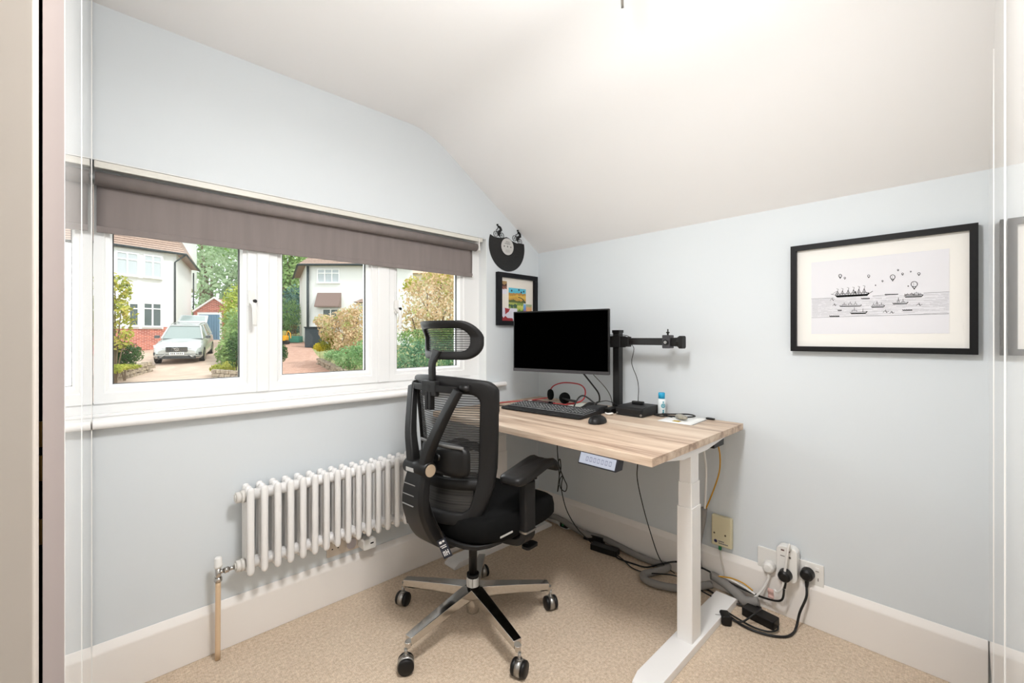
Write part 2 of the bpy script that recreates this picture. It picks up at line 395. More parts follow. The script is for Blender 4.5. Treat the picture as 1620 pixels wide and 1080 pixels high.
# roller blind
bl = thing('roller_blind', 'grey fabric roller blind half lowered across the top of the window', 'blind', (.003, 1.935, 1.66))
def B(x, y, z): return (x-.003, y-1.935, z-1.66)
b = MB(); b.cyl(B(.006, 1.930, 1.657), B(1.572, 1.930, 1.657), .0215, n=32); b.build('roller', M_blind, bl)
b = MB(); b.grid(lambda u, v: B(.010+u*1.548, 1.9485-.002*math.sin(v*3)+.0006*math.sin(u*40+v*3), 1.488+v*.172), 60, 10, thick=(0, .0012, 0)); b.build('fabric', M_blind, bl)
b = MB(); b.rbox(.007, 1.555, 8.5e-3, .0175, -.172, -.150, r=.004, axis='x'); b.build('bottom_bar', M_blind, bl)
b = MB(); b.box(*[v for p in zip(B(.004, 1.915, 1.690), B(1.61, 1.945, 1.7105)) for v in p]); b.box(*[v for p in zip(B(.004, 1.913, 1.6885), B(1.60, 1.916, 1.697)) for v in p]); b.build('head_rail', mat('cream_rail', '#dcd9d0', .4), bl, bevel=.001)
b = MB(); b.rbox(1.574-.003, 1.580-.003, -.03, .018, -.025, .045, r=.008, axis='x'); b.cyl(B(1.572, 1.93, 1.657), B(1.59, 1.93, 1.657), .012); b.build('bracket', M_whitepl, bl)
b = MB(); b.tube([B(1.588, 1.92, 1.67), B(1.594, 1.918, 1.63), B(1.592, 1.925, 1.635), B(1.59, 1.94, 1.66)], .0016, n=6); b.build('chain', M_whitepl, bl)
b = MB(); b.cyl(B(1.556, 1.948, 1.493), B(1.566, 1.948, 1.493), .006); b.build('end_cap', M_whitepl, bl)

# ---------------------------------------------------------------- glossy doors either side of the doorway
lf = bpy.data.objects.new('door_1', None); C.objects.link(lf); lf.location = (-.0234, .744, 0); lf.rotation_euler = (0, 0, -math.atan2(.0194, 1)); struct(lf)
MB().box(-.0185, 0, 0, 1.155, .012, 2.2).build('door_leaf', M_gloss, lf, bevel=.0015)
MB().box(-.0180, -.0005, -.0012, 0, .014, 2.198).build('door_edge', mat('pinkish_grey_edge', '#bdb2b0', .6), lf)  # thin separate face, darker and pinker than the leaf
b = MB(); b.box(0, .0006, .44, .455, .012, 2.2); b.box(0, .0012, 1.135, 1.155, .012, 2.2); b.build('door_bead', mat('bead_white', '#f4f3f0', .15), lf)
b = MB(); b.box(-.60, -.0445, .722, .744, 0, 2.2); b.box(-.60, -.0445, .70, .722, 0, 2.2)
struct(b.build('trim_1', mat('off_white_casing', '#cbc2b8', .5), bevel=.003))
# black strip standing in for the shade inside the hinge gap
b = MB(); b.box(-.058, -.0425, .76, .78, 0, 2.2); struct(b.build('hinge_gap_shade', mat('gap_shade_black', '#070608', .9, spec=.05)))
b = MB()
for z0 in (.98, .905, 1.02): b.cyl((-.0435, .757, z0), (-.0435, .757, z0+.03), .0022, n=10)
hn = b.build('hinge', mat('brass_hinge', '#8b6a3a', .4, metal=1)); hn.location = (0, 0, 0)
struct(hn); hn.name = 'trim_3'
wd = bpy.data.objects.new('door_2', None); C.objects.link(wd); wd.location = (XP, -.051, 0); struct(wd)
MB().box(1.72-XP+.002, 0, -.02, 0, .176, 2.2).build('door_stile', M_gloss, wd)
MB().box(1.24-XP+.002, 1.72-XP-.002, -.02, 0, .05, 2.2).build('door_leaf', M_gloss, wd)
b = MB(); b.box(1.72-XP-.002, 1.72-XP+.002, -.02, .0012, .0, 2.2); b.box(1.24-XP-.004, 1.24-XP+.002, -.02, .0012, 0, 2.2); b.build('door_edge', mat('white_edging', '#f3f1ee', .3), wd)
M_ = Matrix.Translation(Vector((1.238-XP, 0, 0))) @ Matrix.Rotation(-math.radians(.58), 4, 'Z')
MB().box(-1.15, 0, -.018, 0, .05, 2.2, M=M_).build('door_leaf', M_gloss, wd)

# ceiling light: glass shade hung by a stem, one arm reaches towards the slope
cl = thing('ceiling_light', 'ceiling light fitting, only the tip of its arm showing at the top edge', 'ceiling light', (.62, .52, CEIL))
MB().lathe([(.06, 0), (.06, -.012), (.02, -.025), (.008, -.03), (.008, -.10)]).build('ceiling_rose', M_steel, cl)
MB().tube([(0, 0, -.03), (.14, .05, -.012), (.30, .10, -.035), (.425, .138, -.080), (.475, .162, -.115)], .004).build('arm', M_steel, cl)
MB().lathe([(.012, 0), (.03, -.02), (.036, -.05), (.034, -.05), (.028, -.02), (.010, -.003)], c=(0, 0, -.1)).build('lamp_shade', mat('frosted_shade', '#efece4', .4), cl)
MB().lathe([(.03, 0), (.11, -.008), (.15, -.030), (.152, -.036), (.148, -.036), (.11, -.014), (.02, -.008)], c=(0, 0, -.09)).build('glass_bowl', mat('opal_glass', '#f2efe8', .3), cl)
light('ceiling_lamp_down', 'AREA', (.62, .52, 2.05), 13.5, (.985, .99, 1), (0, 0, 0), shape='DISK', size=.30)
light('ceiling_lamp_up', 'POINT', (.56, .54, 1.93), 11.5, (.985, .99, 1), shadow_soft_size=.08)

# ---------------------------------------------------------------- radiator
NR = 18; px = .0455
rad = thing('column_radiator', 'white three-column radiator on the wall under the window', 'radiator', (.417, 1.845, .28))
b = MB()
for i in range(NR):
    x = i*px
    for y in (-.035, 0, .035):      # round columns with domed ends
        b.lathe([(.002, -.002), (.006, -.001), (.0095, .003), (.0115, .008), (.0125, .015), (.0125, .16), (.0125, .304), (.0115, .310), (.0095, .314), (.006, .3165), (.002, .3175)], c=(x, y, 0), n=16)
    for z in (.024, .292):          # headers joining the three columns
        b.cyl((x, -.036, z), (x, .036, z), .0125, n=14)
for z in (.032, .282):
    b.cyl((-.010, 0, z), ((NR-1)*px+.01, 0, z), .021, n=20)
b.build('radiator_columns', M_white, rad)
for z in (.032, .282):
    b = MB(); b.cyl((-.012, 0, z), (-.024, 0, z), .0235, n=8); b.cyl((-.024, 0, z), (-.040, 0, z), .020, n=20); b.cyl((-.040, 0, z), (-.044, 0, z), .014, n=6)
    b.build('end_plug', mat('white_plug', '#dedad4', .4), rad)
b = MB()
b.cyl((-.044, 0, .032), (-.062, 0, .032), .007); b.cyl((-.062, 0, .032), (-.076, 0, .032), .011, n=6); b.cyl((-.076, 0, .032), (-.094, 0, .032), .0075)
b.cyl((-.094, 0, .005), (-.094, 0, .048), .0095); b.cyl((-.094, 0, .000), (-.094, 0, .014), .0125, n=6); b.cyl((-.094, -.003, .010), (-.094, .016, .010), .009)
v = b.build('valve', M_chrome, rad)
MB().lathe([(.011, 0), (.0135, .006), (.0135, .010), (.0125, .012), (.0115, .034), (.009, .038), (.002, .039)], c=(-.094, 0, .048)).build('valve_cap', M_whitepl, v)
p = MB().tube([(-.094, 0, .000), (-.0945, 0, -.1), (-.095, .002, -.278)], .0085, n=14).build('pipe', mat('pale_copper_paint', '#dfc2a0', .35), rad)
p['label'] = 'cream painted pipe down to the carpet'

# ---------------------------------------------------------------- wall sockets
def uk_holes(b, x, z, y):   # holes as small dark blocks on plane facing -y
    b.box(x-.002, x+.002, y-.0006, y, z+.006, z+.014); b.box(x-.0155, x-.0095, y-.0006, y, z-.008, z-.004); b.box(x+.0095, x+.0155, y-.0006, y, z-.008, z-.004)
s1 = thing('wall_socket', 'cream double socket low on the wall under the radiator', 'socket', (.80, YW, .235))
b = MB(); b.rbox(-.073, .073, -.009, 0, -.038, .050, r=.004, axis='y'); b.build('face_plate', mat('socket_cream', '#dcd0c2', .35), s1, bevel=.002)
b = MB(); uk_holes(b, -.038, .0, -.0090); b.build('pin_holes', M_ink, s1)
b = MB(); b.rbox(.012, .055, -.014, -.009, -.030, .015, r=.02, axis='y', seg=6); b.build('socket_cover', mat('greyed_cover', '#c5bfc3', .3), s1)
s2 = thing('plug_charger', 'white boxy charger plugged in under the radiator', 'charger', (.893, 1.895, .225))
b = MB(); b.rbox(-.030, .030, -.052, .0155, -.022, .022, r=.007, axis='y'); b.build('charger_body', M_whitepl, s2, bevel=.002)
b = MB(); b.rbox(.002, .018, -.0527, -.052, .0, .006, r=.0025, axis='y'); b.build('charging_port', M_ink, s2)

# picture wall sockets
def plate_x(name, label, y0, y1, z0, z1, m=M_whitepl):
    t = thing(name, label, 'socket', (XP, (y0+y1)/2, (z0+z1)/2)); hy, hz = (y1-y0)/2, (z1-z0)/2
    b = MB(); b.rbox(-.009, 0, -hy, hy, -hz, hz, r=.004, axis='x'); b.build('face_plate', m, t, bevel=.002)
    return t, hy, hz
t, hy, hz = plate_x('wall_socket', 'white double socket right of the tall travel adapter, black plug in it', .386, .532, .163, .249)
MB().box(-.0125, -.009, -.060, -.045, .013, .030).build('switch', M_whitepl, t, bevel=.001); MB().box(-.0115, -.009, -.024, -.010, .013, .026).build('switch', M_whitepl, t, bevel=.001)
MB().box(-.0128, -.0125, -.058, -.047, .016, .019).build('switch_mark', mat('socket_grey', '#77736e', .5), t); MB().box(-.0095, -.009, -.056, -.053, -.022, -.010).build('pin_hole', mat('socket_grey', ''), t)
t, hy, hz = plate_x('wall_socket', 'white socket left of the tall travel adapter', .500+.036, .622, .165, .251)
def plug(name, label, m, loc, rx=0):
    """UK plug: rounded body, its face pushed against the socket (faces -x), flex comes out below"""
    t = thing(name, label, 'plug', loc)
    pts = []
    for k in range(24):
        a = 2*PI*k/24; pts.append((.024*math.cos(a), .026*math.sin(a)*(1.0 if math.sin(a) > 0 else .85)))
    b = MB(); b.prism([(0, y, z) for y, z in pts], [(-.030, y*.92, z*.92) for y, z in pts], smooth=True)
    b.prism([(-.030, y*.92, z*.92) for y, z in pts], [(-.037, y*.6, z*.6) for y, z in pts], smooth=True)
    b.build('plug_body', m, t, bevel=.001)
    b = MB(); b.tube([(-.018, 0, -.018), (-.02, 0, -.036), (-.022, .0, -.048)], lambda q: .0085-.0035*q, n=10); b.build('strain_relief', m, t)
    return t
plug('plug', 'small white plug in the left-hand socket beside the skirting', M_whitepl, (XP-.009, .574, .182))
ad = thing('socket_adapter', 'tall white rounded multi-socket adapter between the two wall sockets', 'adapter', (XP-.009, .503, .228))
b = MB(); b.rbox(-.042, 0, -.037, .037, -.070, .072, r=.022, axis='x', seg=6); b.build('adapter_body', M_whitepl, ad, bevel=.004)
for y in (.008, -.012): MB().box(-.0426, -.042, y, y+.012, .052, .058).build('usb_port', mat('port_red_grey', '#6d5552', .5), ad)
MB().box(-.0425, -.042, .006, .022, .030, .033).build('adapter_mark', mat('socket_grey', ''), ad); MB().box(-.0425, -.042, -.016, -.008, .028, .036).build('adapter_mark', mat('socket_grey', ''), ad)
plug('plug', 'black plug pushed into the front of the tall adapter', M_black, (XP-.0512, .505, .188))
plug('plug', 'black plug in the right-hand double socket, thick flex below', M_black, (XP-.009, .438, .203))
tag(MB().tube([(2.022, .492, .288), (2.012, .490, .318), (2.004, .492, .305), (2.0, .500, .24), (1.998, .508, .16), (2.0, .520, .125), (2.01, .535, .11), (2.02, .545, .112)], .0042, n=8).build('white_cable', M_whitepl), 'white cable looping over the front of the tall adapter', 'cable')
bt = thing('phone_socket', 'cream telephone junction box on the picture wall beside the desk leg', 'phone socket', (XP, .767, .266))
b = MB(); b.rbox(-.026, 0, -.044, .044, -.066, .070, r=.006, axis='x'); b.build('box_cover', M_cream, bt, bevel=.006)
for y in (.030, -.018): MB().cyl((-.0272, y, -.010), (-.0258, y, -.010), .004, n=12).build('screw', mat('screw_brown', '#6d6250', .4, metal=.8), bt)
b = MB(); n = 12
for k in range(6):
    a = PI*k/6; b.box(-.0268, -.0262, -.0075, .0075, -.0012, .0012, M=Matrix.Translation((0, .024, -.045)) @ Matrix.Rotation(a, 4, 'X'))
b.cyl((-.0266, .024, -.045), (-.0262, .024, -.045), .005, n=12)
for k, (y0, y1) in enumerate(((-.012, .012), (-.026, .012))):
    y = y1
    while y > y0:
        b.box(-.0266, -.0262, y-.0028, y, -.042-.009*k-.0022, -.042-.009*k+.0022); y -= .0042
b.build('maker_mark', mat('indigo_print', '#34345e', .6), bt)
b = MB(); b.box(-.019, -.008, .004, .014, -.085, -.066); b.build('green_boot', mat('green_boot', '#1f7a4a', .5), bt)
tag(MB().tube([(XP-.014, .776, .182), (XP-.02, .765, .13), (XP-.024, .752, .08), (XP-.028, .750, .045)], .0042).build('phone_cable', mat('pale_grey_cable', '#cfc9c0', .5)), 'pale grey cable hanging from the phone box down the skirting', 'cable')

# ---------------------------------------------------------------- framed ship print on the picture wall
fr = thing('framed_print', 'wide black framed print of ships and hot air balloons on white mount', 'picture', (XP, .233, 1.304))
HY, HZ_ = .261, .212
b = MB()
for (y0, y1, z0, z1) in ((-HY, -HY+.020, -HZ_, HZ_), (HY-.020, HY, -HZ_, HZ_), (-HY+.02, HY-.02, -HZ_, -HZ_+.020), (-HY+.02, HY-.02, HZ_-.020, HZ_)):
    b.box(-.030, -.001, y0, y1, z0, z1)
b.build('picture_frame', mat('black_frame', '#0b0a0b', .5, spec=.3), fr)
MB().box(-.014, -.012, -HY+.019, HY-.019, -HZ_+.019, HZ_-.019).build('mount', mat('ivory_mount', '#efece6', .8), fr)
PY0, PY1, PZ0, PZ1 = .426-.233, .038-.233, 1.161-1.304, 1.4445-1.304
MB().box(-.0148, -.014, PY1, PY0, PZ0, PZ1).build('paper', mat('print_paper', '#e3e2e6', .8), fr)
# drawing: coordinates of the print, s across (0 left..1 right), t up (0..1)
def pp(s, t, e=0): return (-.0152-e, PY0+(PY1-PY0)*s, PZ0+(PZ1-PZ0)*t)
def q(x, y):
    """sheet position of a point of the drawing, x,y in sheet millimetres-like units (1395 x 875, origin top left, slanted with the sheet)"""
    s = (x-100)/1395; top = 163-140*s; t = (895-y)/(895-top)
    # equalise the drawing across the sheet
    return s, t
ink = MB()
def line(pts, wd_=1.6, m=None):
    m = m or ink
    P = [Vector(pp(*q(*p))) for p in pts]; h = wd_*.00050/2
    for a, c in zip(P, P[1:]):
        d = c-a
        if d.length < 1e-6: continue
        d.normalize(); n = Vector((0, -d.z, d.y))*h
        m._add([a-n, c-n, c+n, a+n], [(0, 1, 2, 3)])
def blob(pts, m=None):
    (m or ink)._add([pp(*q(*p), e=.0001) for p in pts], [tuple(range(len(pts)))])
def circ(x, y, rx, ry, wd_=1.6, n=14): line([(x+rx*math.cos(2*PI*k/n), y+ry*math.sin(2*PI*k/n)) for k in range(n+1)], wd_)
def balloon(x, y, r, w_=2):
    circ(x, y, r, r*.95, w_); line([(x-r*.6, y+r*.8), (x-r*.2, y+r*1.4), (x+r*.2, y+r*1.4), (x+r*.6, y+r*.8)], w_)
    blob([(x-r*.22, y+r*1.4), (x+r*.22, y+r*1.4), (x+r*.2, y+r*1.8), (x-r*.2, y+r*1.8)])
    if r > 14:
        line([(x-r*.4, y-r*.8), (x-r*.1, y), (x-r*.3, y+r*.8)], 1)
for x, y, r in ((435, 296, 17), (486, 318, 9), (740, 298, 12), (980, 310, 24), (1184, 386, 30), (1227, 278, 12), (1075, 278, 9), (1032, 238, 7), (1152, 255, 5), (880, 350, 7), (1128, 405, 4), (810, 394, 4)): balloon(x, y, r, 3.5 if r > 16 else 3)
# tall ship
blob([(372, 495), (400, 520), (725, 503), (750, 478), (740, 470), (720, 482), (400, 498)])
line([(330, 485), (372, 493)], 2.5); line([(745, 478), (782, 455)], 3)
for x, h in ((405, 70), (460, 72), (522, 78), (580, 80), (637, 85), (693, 90)):
    y0 = 497-(x-400)*.05; line([(x, y0), (x, y0-h*.65)], 3); line([(x-28, y0), (x, y0-h*.6), (x+28, y0)], 2); line([(x-12, y0-h*.95), (x+8, y0-h*.9), (x+2, y0-h*.6)], 2)
    line([(x-20, y0-h*.25), (x+20, y0-h*.25)], 2)
blob([(592, 480), (592, 455), (606, 455), (606, 480)]); line([(340, 490), (398, 455)], 1.6)
line([(380, 488), (740, 468)], 3)
# horizon and sea
line([(100, 535), (370, 524)], 1.6); line([(780, 505), (900, 497)], 1.4); line([(1270, 478), (1495, 468)], 1.6)
sea = MB()
for k in range(26):
    y = 545+k*6.8; x = 105+random.random()*10
    while x < 1480:
        L = random.uniform(60, 260)
        if random.random() < (.95 if x < 300 or x > 1250 else .6):
            x2 = min(x+L, 1490); f = lambda xx: y-(xx-100)/1395*60*(1-k/40)-random.random()*2
            line([(x, f(x)), ((x+x2)/2, f((x+x2)/2)), (x2, f(x2))], .9, sea)
        x += L+random.uniform(4, 40)
line([(105, 728), (1490, 692)], 1.6)
def boat(x0, x1, y, h, fun=(), dark=True, th=18):
    blob([(x0, y), (x0+th*.8, y+th), (x1-th, y+th-4), (x1, y-6), (x1-4, y-12), (x1-th, y+th*.4-4), (x0+th*.6, y+th*.4)])
    line([(x0, y), (x1, y-8)], 2)
    for (a, hh, ww) in fun: line([(a-ww, y-4), (a-ww, y-hh), (a+ww, y-hh), (a+ww, y-6)], 2.2); line([(a, y-hh), (a, y-hh-h)], 2.2)
boat(425, 668, 603, 22, ((480, 12, 20), (545, 20, 18), (600, 20, 14)), th=13)
boat(540, 728, 672, 30, ((590, 20, 25), (680, 8, 8)), th=20)
boat(975, 1130, 578, 30, ((1035, 26, 8), (1080, 12, 14)), th=15)
boat(762, 905, 612, 22, ((790, 14, 12), (825, 34, 8), (870, 16, 20)), th=14)
boat(1088, 1268, 505, 12, ((1120, 14, 14), (1160, 20, 14), (1205, 28, 20), (1240, 16, 14)), th=18)
for x in range(1095, 1250, 12): line([(x, 485+(x % 5)), (x+5, 505)], 2.5)
blob([(900, 490), (905, 498), (1033, 491), (1036, 485)])
for x in range(910, 1030, 13): line([(x, 490), (x, 482)], 2.5)
for x0, x1, y in ((660, 755, 530), (405, 455, 653), (310, 430, 712), (1072, 1170, 652)):
    blob([(x0, y), (x0+8, y+7), (x1-6, y+5), (x1, y-3)])
    for k in range(5): line([(x0+(x1-x0)*k/5, y-8), (x0+(x1-x0)*(k+.7)/5, y+1)], 2.2)
for x, y, s_ in ((350, 540, 1), (375, 595, .8), (1232, 595, 1), (915, 665, 1), (975, 675, .8)):
    line([(x-30*s_, y+12), (x-10*s_, y-8), (x+5*s_, y+10), (x+26*s_, y-2)], 2.2); line([(x-5*s_, y-20*s_), (x+8*s_, y+16*s_)], 2)
ink.build('ink_drawing', M_ink, fr)
sea.build('sea_hatching', mat('grey_ink', '#8d8d92', .8), fr)

# ---------------------------------------------------------------- record art and small frame beside the window
rec = thing('vinyl_record_art', 'cut vinyl record with two cyclists riding on its upper edge', 'wall art', (1.796, YW, 1.69))
R0 = .148; top = [(-.134, .052), (-.118, .047), (-.098, .042), (-.058, .044), (-.030, .050), (-.007, .057), (.012, .053), (.037, .040), (.078, .032), (.110, .036), (.142, .035)]
a0 = math.atan2(.035, .142); a1 = math.atan2(.052, -.134)
pts = []
k = 0; n = 48
span = 2*PI-(a1-a0)
for k in range(n+1):
    a = a1 + span*k/n; pts.append((R0*math.cos(a)*.985, R0*math.sin(a)*1.0))
outl = pts + [p for p in top[::-1]][1:-1]
b = MB(); b.prism([(x, -.004, z) for x, z in outl], [(x, -.0015, z) for x, z in outl]); disc = b.build('record_disc', mat('black_vinyl', '#111010', .28, spec=.6), rec)
b = MB()
for i in range(9):
    r = .064+i*.0095; P = []
    for k in range(49):
        a = a1 + span*k/48
        P.append((r*math.cos(a), -.0042, r*math.sin(a)))
    b.tube(P, .0004, n=4, smooth_path=0)
b.build('grooves', mat('vinyl_groove', '#262424', .3), disc)
b = MB(); b.cyl((0, -.0052, 0), (0, -.004, 0), .050, n=40); b.build('record_label', mat('grey_label', '#cfcdca', .6), rec)
b = MB()
for z, w_ in ((.028, .028), (.018, .044)):
    x = -w_/2
    while x < w_/2: b.box(x, x+.003, -.0056, -.0052, z-.0018, z+.0018); x += .0045
for x in (-.027, 0, .027):
    b.box(x-.0035, x+.0035, -.0056, -.0052, -.004, .004)
for z in (-.020, -.026, -.032): b.box(-.018, .018, -.0055, -.0052, z-.0004, z+.0004)
b.box(-.0025, .0025, -.0056, -.0052, .009, .0105)
b.build('label_print', mat('label_ink', '#4c4a48', .7), rec)
def cyclist(x, z, tilt, nm):
    M_ = Matrix.Translation((x, -.0028, z)) @ Matrix.Rotation(tilt, 4, 'Y')
    b = MB(); T = lambda p: tuple(M_ @ Vector((p[0], 0, p[1])))
    for cx in (-.0245, .0245):
        b.tube([T((cx+.0165*math.cos(2*PI*k/18), .0175+.0165*math.sin(2*PI*k/18))) for k in range(18)], .0016, n=6, smooth_path=0, closed=True)
        for k in range(3):
            a = PI*k/3+.3; b.tube([T((cx+.016*math.cos(a), .0175+.016*math.sin(a))), T((cx-.016*math.cos(a), .0175-.016*math.sin(a)))], .0005, n=4, smooth_path=0)
    for P in ([(-.0245, .0175), (-.018, .038), (-.024, .043)], [(-.018, .036), (.010, .036), (.0245, .0175), (.002, .016), (-.018, .036)], [(.002, .016), (.010, .042)]):
        b.tube([T(p) for p in P], .0012, n=5, smooth_path=0)
    b.tube([T((.016, .044)), T((.010, .060)), T((-.004, .066)), T((-.010, .064))], lambda t: .0082-.003*t, n=8)     # torso
    b.tube([T((-.012, .070)), T((-.014, .074)), T((-.016, .078))], .0062, n=8)                                         # head
    b.tube([T((-.006, .062)), T((-.014, .048)), T((-.022, .043))], .0024, n=6)                                        # arm
    b.tube([T((.015, .045)), T((-.004, .036)), T((.0, .012))], lambda t: .0060-.003*t, n=6)                             # leg
    b.tube([T((.015, .045)), T((.006, .030)), T((.006, .008))], lambda t: .0055-.003*t, n=6)
    o = b.build('cyclist_silhouette', mat('black_cutout', '#0c0c0c', .5), rec)
cyclist(-.070, .043, math.radians(3), 'a'); cyclist(.078, .036, math.radians(18), 'b')

f2 = thing('photo_frame', 'small black frame of mounted photos below the vinyl record', 'picture frame', (1.8725, YW, 1.374))
hx, hz = .1685, .156
b = MB()
for (x0, x1, z0, z1) in ((-hx, -hx+.030, -hz, hz), (hx-.030, hx, -hz, hz), (-hx+.03, hx-.03, -hz, -hz+.027), (-hx+.03, hx-.03, hz-.027, hz)): b.box(x0, x1, -.026, -.001, z0, z1)
b.build('picture_frame', mat('navy_black_frame', '#101015', .5, spec=.3), f2)
MB().box(-hx+.029, hx-.029, -.010, -.008, -hz+.026, hz-.026).build('mount', mat('cream_mount', '#ece5da', .8), f2)
def patch(x0, x1, z0, z1, m, e=0):
    return MB().box(x0-1.8725, x1-1.8725, -.0108-e, -.0100-e, z0-1.374, z1-1.374)
def tri_mat(name, cols, zs, scale=40):
    """bands of colour by height with painterly noise"""
    m = bpy.data.materials.new(name); m.use_nodes = True; nt = m.node_tree; bs = nt.nodes['Principled BSDF']; bs.inputs['Roughness'].default_value = .6
    tc = nt.nodes.new('ShaderNodeTexCoord'); sp = nt.nodes.new('ShaderNodeSeparateXYZ'); n = nt.nodes.new('ShaderNodeTexNoise'); n.inputs['Scale'].default_value = scale; n.inputs['Detail'].default_value = 2
    a = nt.nodes.new('ShaderNodeMath'); a.operation = 'MULTIPLY_ADD'; a.inputs[1].default_value = .035
    r = nt.nodes.new('ShaderNodeMapRange'); r.inputs[1].default_value = zs[0]; r.inputs[2].default_value = zs[1]
    cr = nt.nodes.new('ShaderNodeValToRGB'); cr.color_ramp.interpolation = 'CONSTANT'; e = cr.color_ramp.elements
    e[0].position = 0; e[0].color = lin(cols[0]); e[1].position = 1/len(cols); e[1].color = lin(cols[1])
    for i, c in enumerate(cols[2:]): k = e.new((i+2)/len(cols)); k.color = lin(c)
    nt.links.new(tc.outputs['Object'], sp.inputs[0]); nt.links.new(tc.outputs['Object'], n.inputs['Vector']); nt.links.new(n.outputs['Fac'], a.inputs[0]); nt.links.new(sp.outputs[2], a.inputs[2])
    nt.links.new(a.outputs[0], r.inputs[0]); nt.links.new(r.outputs[0], cr.inputs[0]); nt.links.new(cr.outputs[0], bs.inputs['Base Color'])
    return m
z_ = lambda z: z-1.374
patch(1.800, 1.947, 1.357, 1.445, None).build('landscape_picture', tri_mat('field_picture', ['#5f6a3a', '#c79a45', '#d8b04c', '#b98c4a', '#59b7cf', '#5fc0da'], (z_(1.357)+.017, z_(1.445)+.017)), f2)
for x, z in ((1.825, 1.428), (1.886, 1.436), (1.907, 1.423), (1.928, 1.429)): MB().cyl((x-1.8725, -.0112, z-1.374), (x-1.8725, -.0108, z-1.374), .006, n=12).build('picture_mark', mat('dark_marks', '#39424f', .7), f2)
b = MB()
b.tube([(1.88-1.8725, -.0110, 1.392-1.374), (1.91-1.8725, -.0110, 1.386-1.374), (1.93-1.8725, -.0110, 1.372-1.374), (1.94-1.8725, -.0110, 1.360-1.374)], .0022, n=5)
b.build('painted_path', mat('dark_marks', '#39424f', .7), f2)
patch(1.800, 1.870, 1.305, 1.357, None).build('green_picture', tri_mat('leafy_picture', ['#4c6b3a', '#8aa048', '#3f5c44', '#a9b25a'], (z_(1.305)+.017, z_(1.357)+.017), 70), f2)
patch(1.870, 1.925, 1.300, 1.357, None).build('lime_picture', tri_mat('lime_picture', ['#5a7a3d', '#b7c25a', '#c9c96a', '#7e9a48'], (z_(1.300)+.017, z_(1.357)+.017), 70), f2)
patch(1.925, 1.948, 1.300, 1.352, None, .0001).build('blue_picture', tri_mat('blue_picture', ['#a56a9a', '#6f8fd0', '#6aa6e0', '#86b8e6'], (z_(1.300)+.017, z_(1.352)+.017)), f2)
patch(1.948, 2.000, 1.300, 1.352, None).build('orange_picture', tri_mat('orange_picture', ['#c98a5a', '#e0a878', '#d9b07a', '#a8b48c'], (z_(1.300)+.017, z_(1.352)+.017), 70), f2)
patch(1.745, 1.785, 1.405, 1.481, None).build('dark_photo', tri_mat('dark_photo', ['#e6e2ea', '#e2dde4', '#8a5a4a', '#4e3028', '#a98a5c'], (z_(1.405)+.017, z_(1.481)+.017), 60), f2)
patch(1.743, 1.872, 1.243, 1.322, None, .0002).build('pale_photo', tri_mat('pale_photo', ['#d9d6e2', '#dedbe6', '#dcd9e4', '#e3e1ea'], (z_(1.243)+.017, z_(1.322)+.017)), f2)
b = MB(); yq = -.0114
def pq(x, z): return (x-1.8725, yq, z-1.374)
b._add([pq(1.768, 1.322), pq(1.80, 1.318), pq(1.812, 1.322), pq(1.800, 1.300), pq(1.785, 1.292), pq(1.772, 1.282)], [(0, 1, 2, 3, 4, 5)])
b._add([pq(1.745, 1.244), pq(1.745, 1.275), pq(1.757, 1.262), pq(1.772, 1.275), pq(1.79, 1.262), pq(1.83, 1.262), pq(1.838, 1.250), pq(1.83, 1.244)], [tuple(range(8))])
b.build('red_figure', mat('red_print', '#a02f35', .6), f2)

# ---------------------------------------------------------------- sit-stand desk
DZ = .774
dk = thing('standing_desk', 'sit-stand desk with pale oak top and white telescopic legs', 'desk', (1.60, 1.27, 0))
dx0, dx1, dy0, dy1 = 1.243-1.60, 2.037-1.60, .670-1.27, 1.870-1.27
MB().box(dx0, dx1, dy0, dy1, DZ-.027, DZ).build('desktop', M_wood, dk, bevel=.001)
for sy, yc in ((-1, .722-1.27), (1, 1.815-1.27)):
    # telescopic column: three nested sections
    y0, y1 = (.690-1.27, .748-1.27) if sy < 0 else (1.757-1.27, 1.815-1.27)
    xa, xb = (1.572-1.60, 1.650-1.60) if sy < 0 else (1.576-1.60, 1.654-1.60)
    col = MB().rbox(xa, xb, y0, y1, .030, .522, r=.004).build('leg', M_white, dk)
    MB().rbox(xa+.003, xb-.003, y0+.003, y1-.003, .50, .612, r=.004).build('leg_section', M_white, col)
    MB().rbox(xa+.006, xb-.006, y0+.006, y1-.006, .60, .722, r=.004).build('leg_section', M_white, col)
    # foot: long low bar with sloping front end
    f0, f1 = (.679-1.27, .765-1.27) if sy < 0 else (1.743-1.27, 1.829-1.27)
    prf = [(1.285-1.60, 0), (1.285-1.60, .012), (1.318-1.60, .030), (1.985-1.60, .030), (2.015-1.60, .012), (2.015-1.60, 0)]
    b = MB(); b.prism([(x, f0, z) for x, z in prf], [(x, f1, z) for x, z in prf]); b.build('foot', M_white, dk, bevel=.002)
    # side bracket under the top, tapering to both ends
    s0 = dy0+.018 if sy < 0 else dy1-.058
    pr2 = [(1.335-1.60, .747), (1.335-1.60, .741), (1.50-1.60, .716), (1.70-1.60, .716), (1.93-1.60, .741), (1.93-1.60, .747)]
    b = MB(); b.prism([(x, s0, z) for x, z in pr2], [(x, s0+.04, z) for x, z in pr2]); b.build('side_bracket', M_white, dk, bevel=.0015)
b = MB(); b.box(-.06, -.025, dy0+.05, dy1-.05, .716, .745); b.box(.025, .06, dy0+.05, dy1-.05, .716, .745); b.build('crossbar', M_white, dk)
b = MB(); b.box(.20, .30, dy0+.03, dy0+.10, .700, .746); b.build('control_box', M_black, dk, bevel=.002)
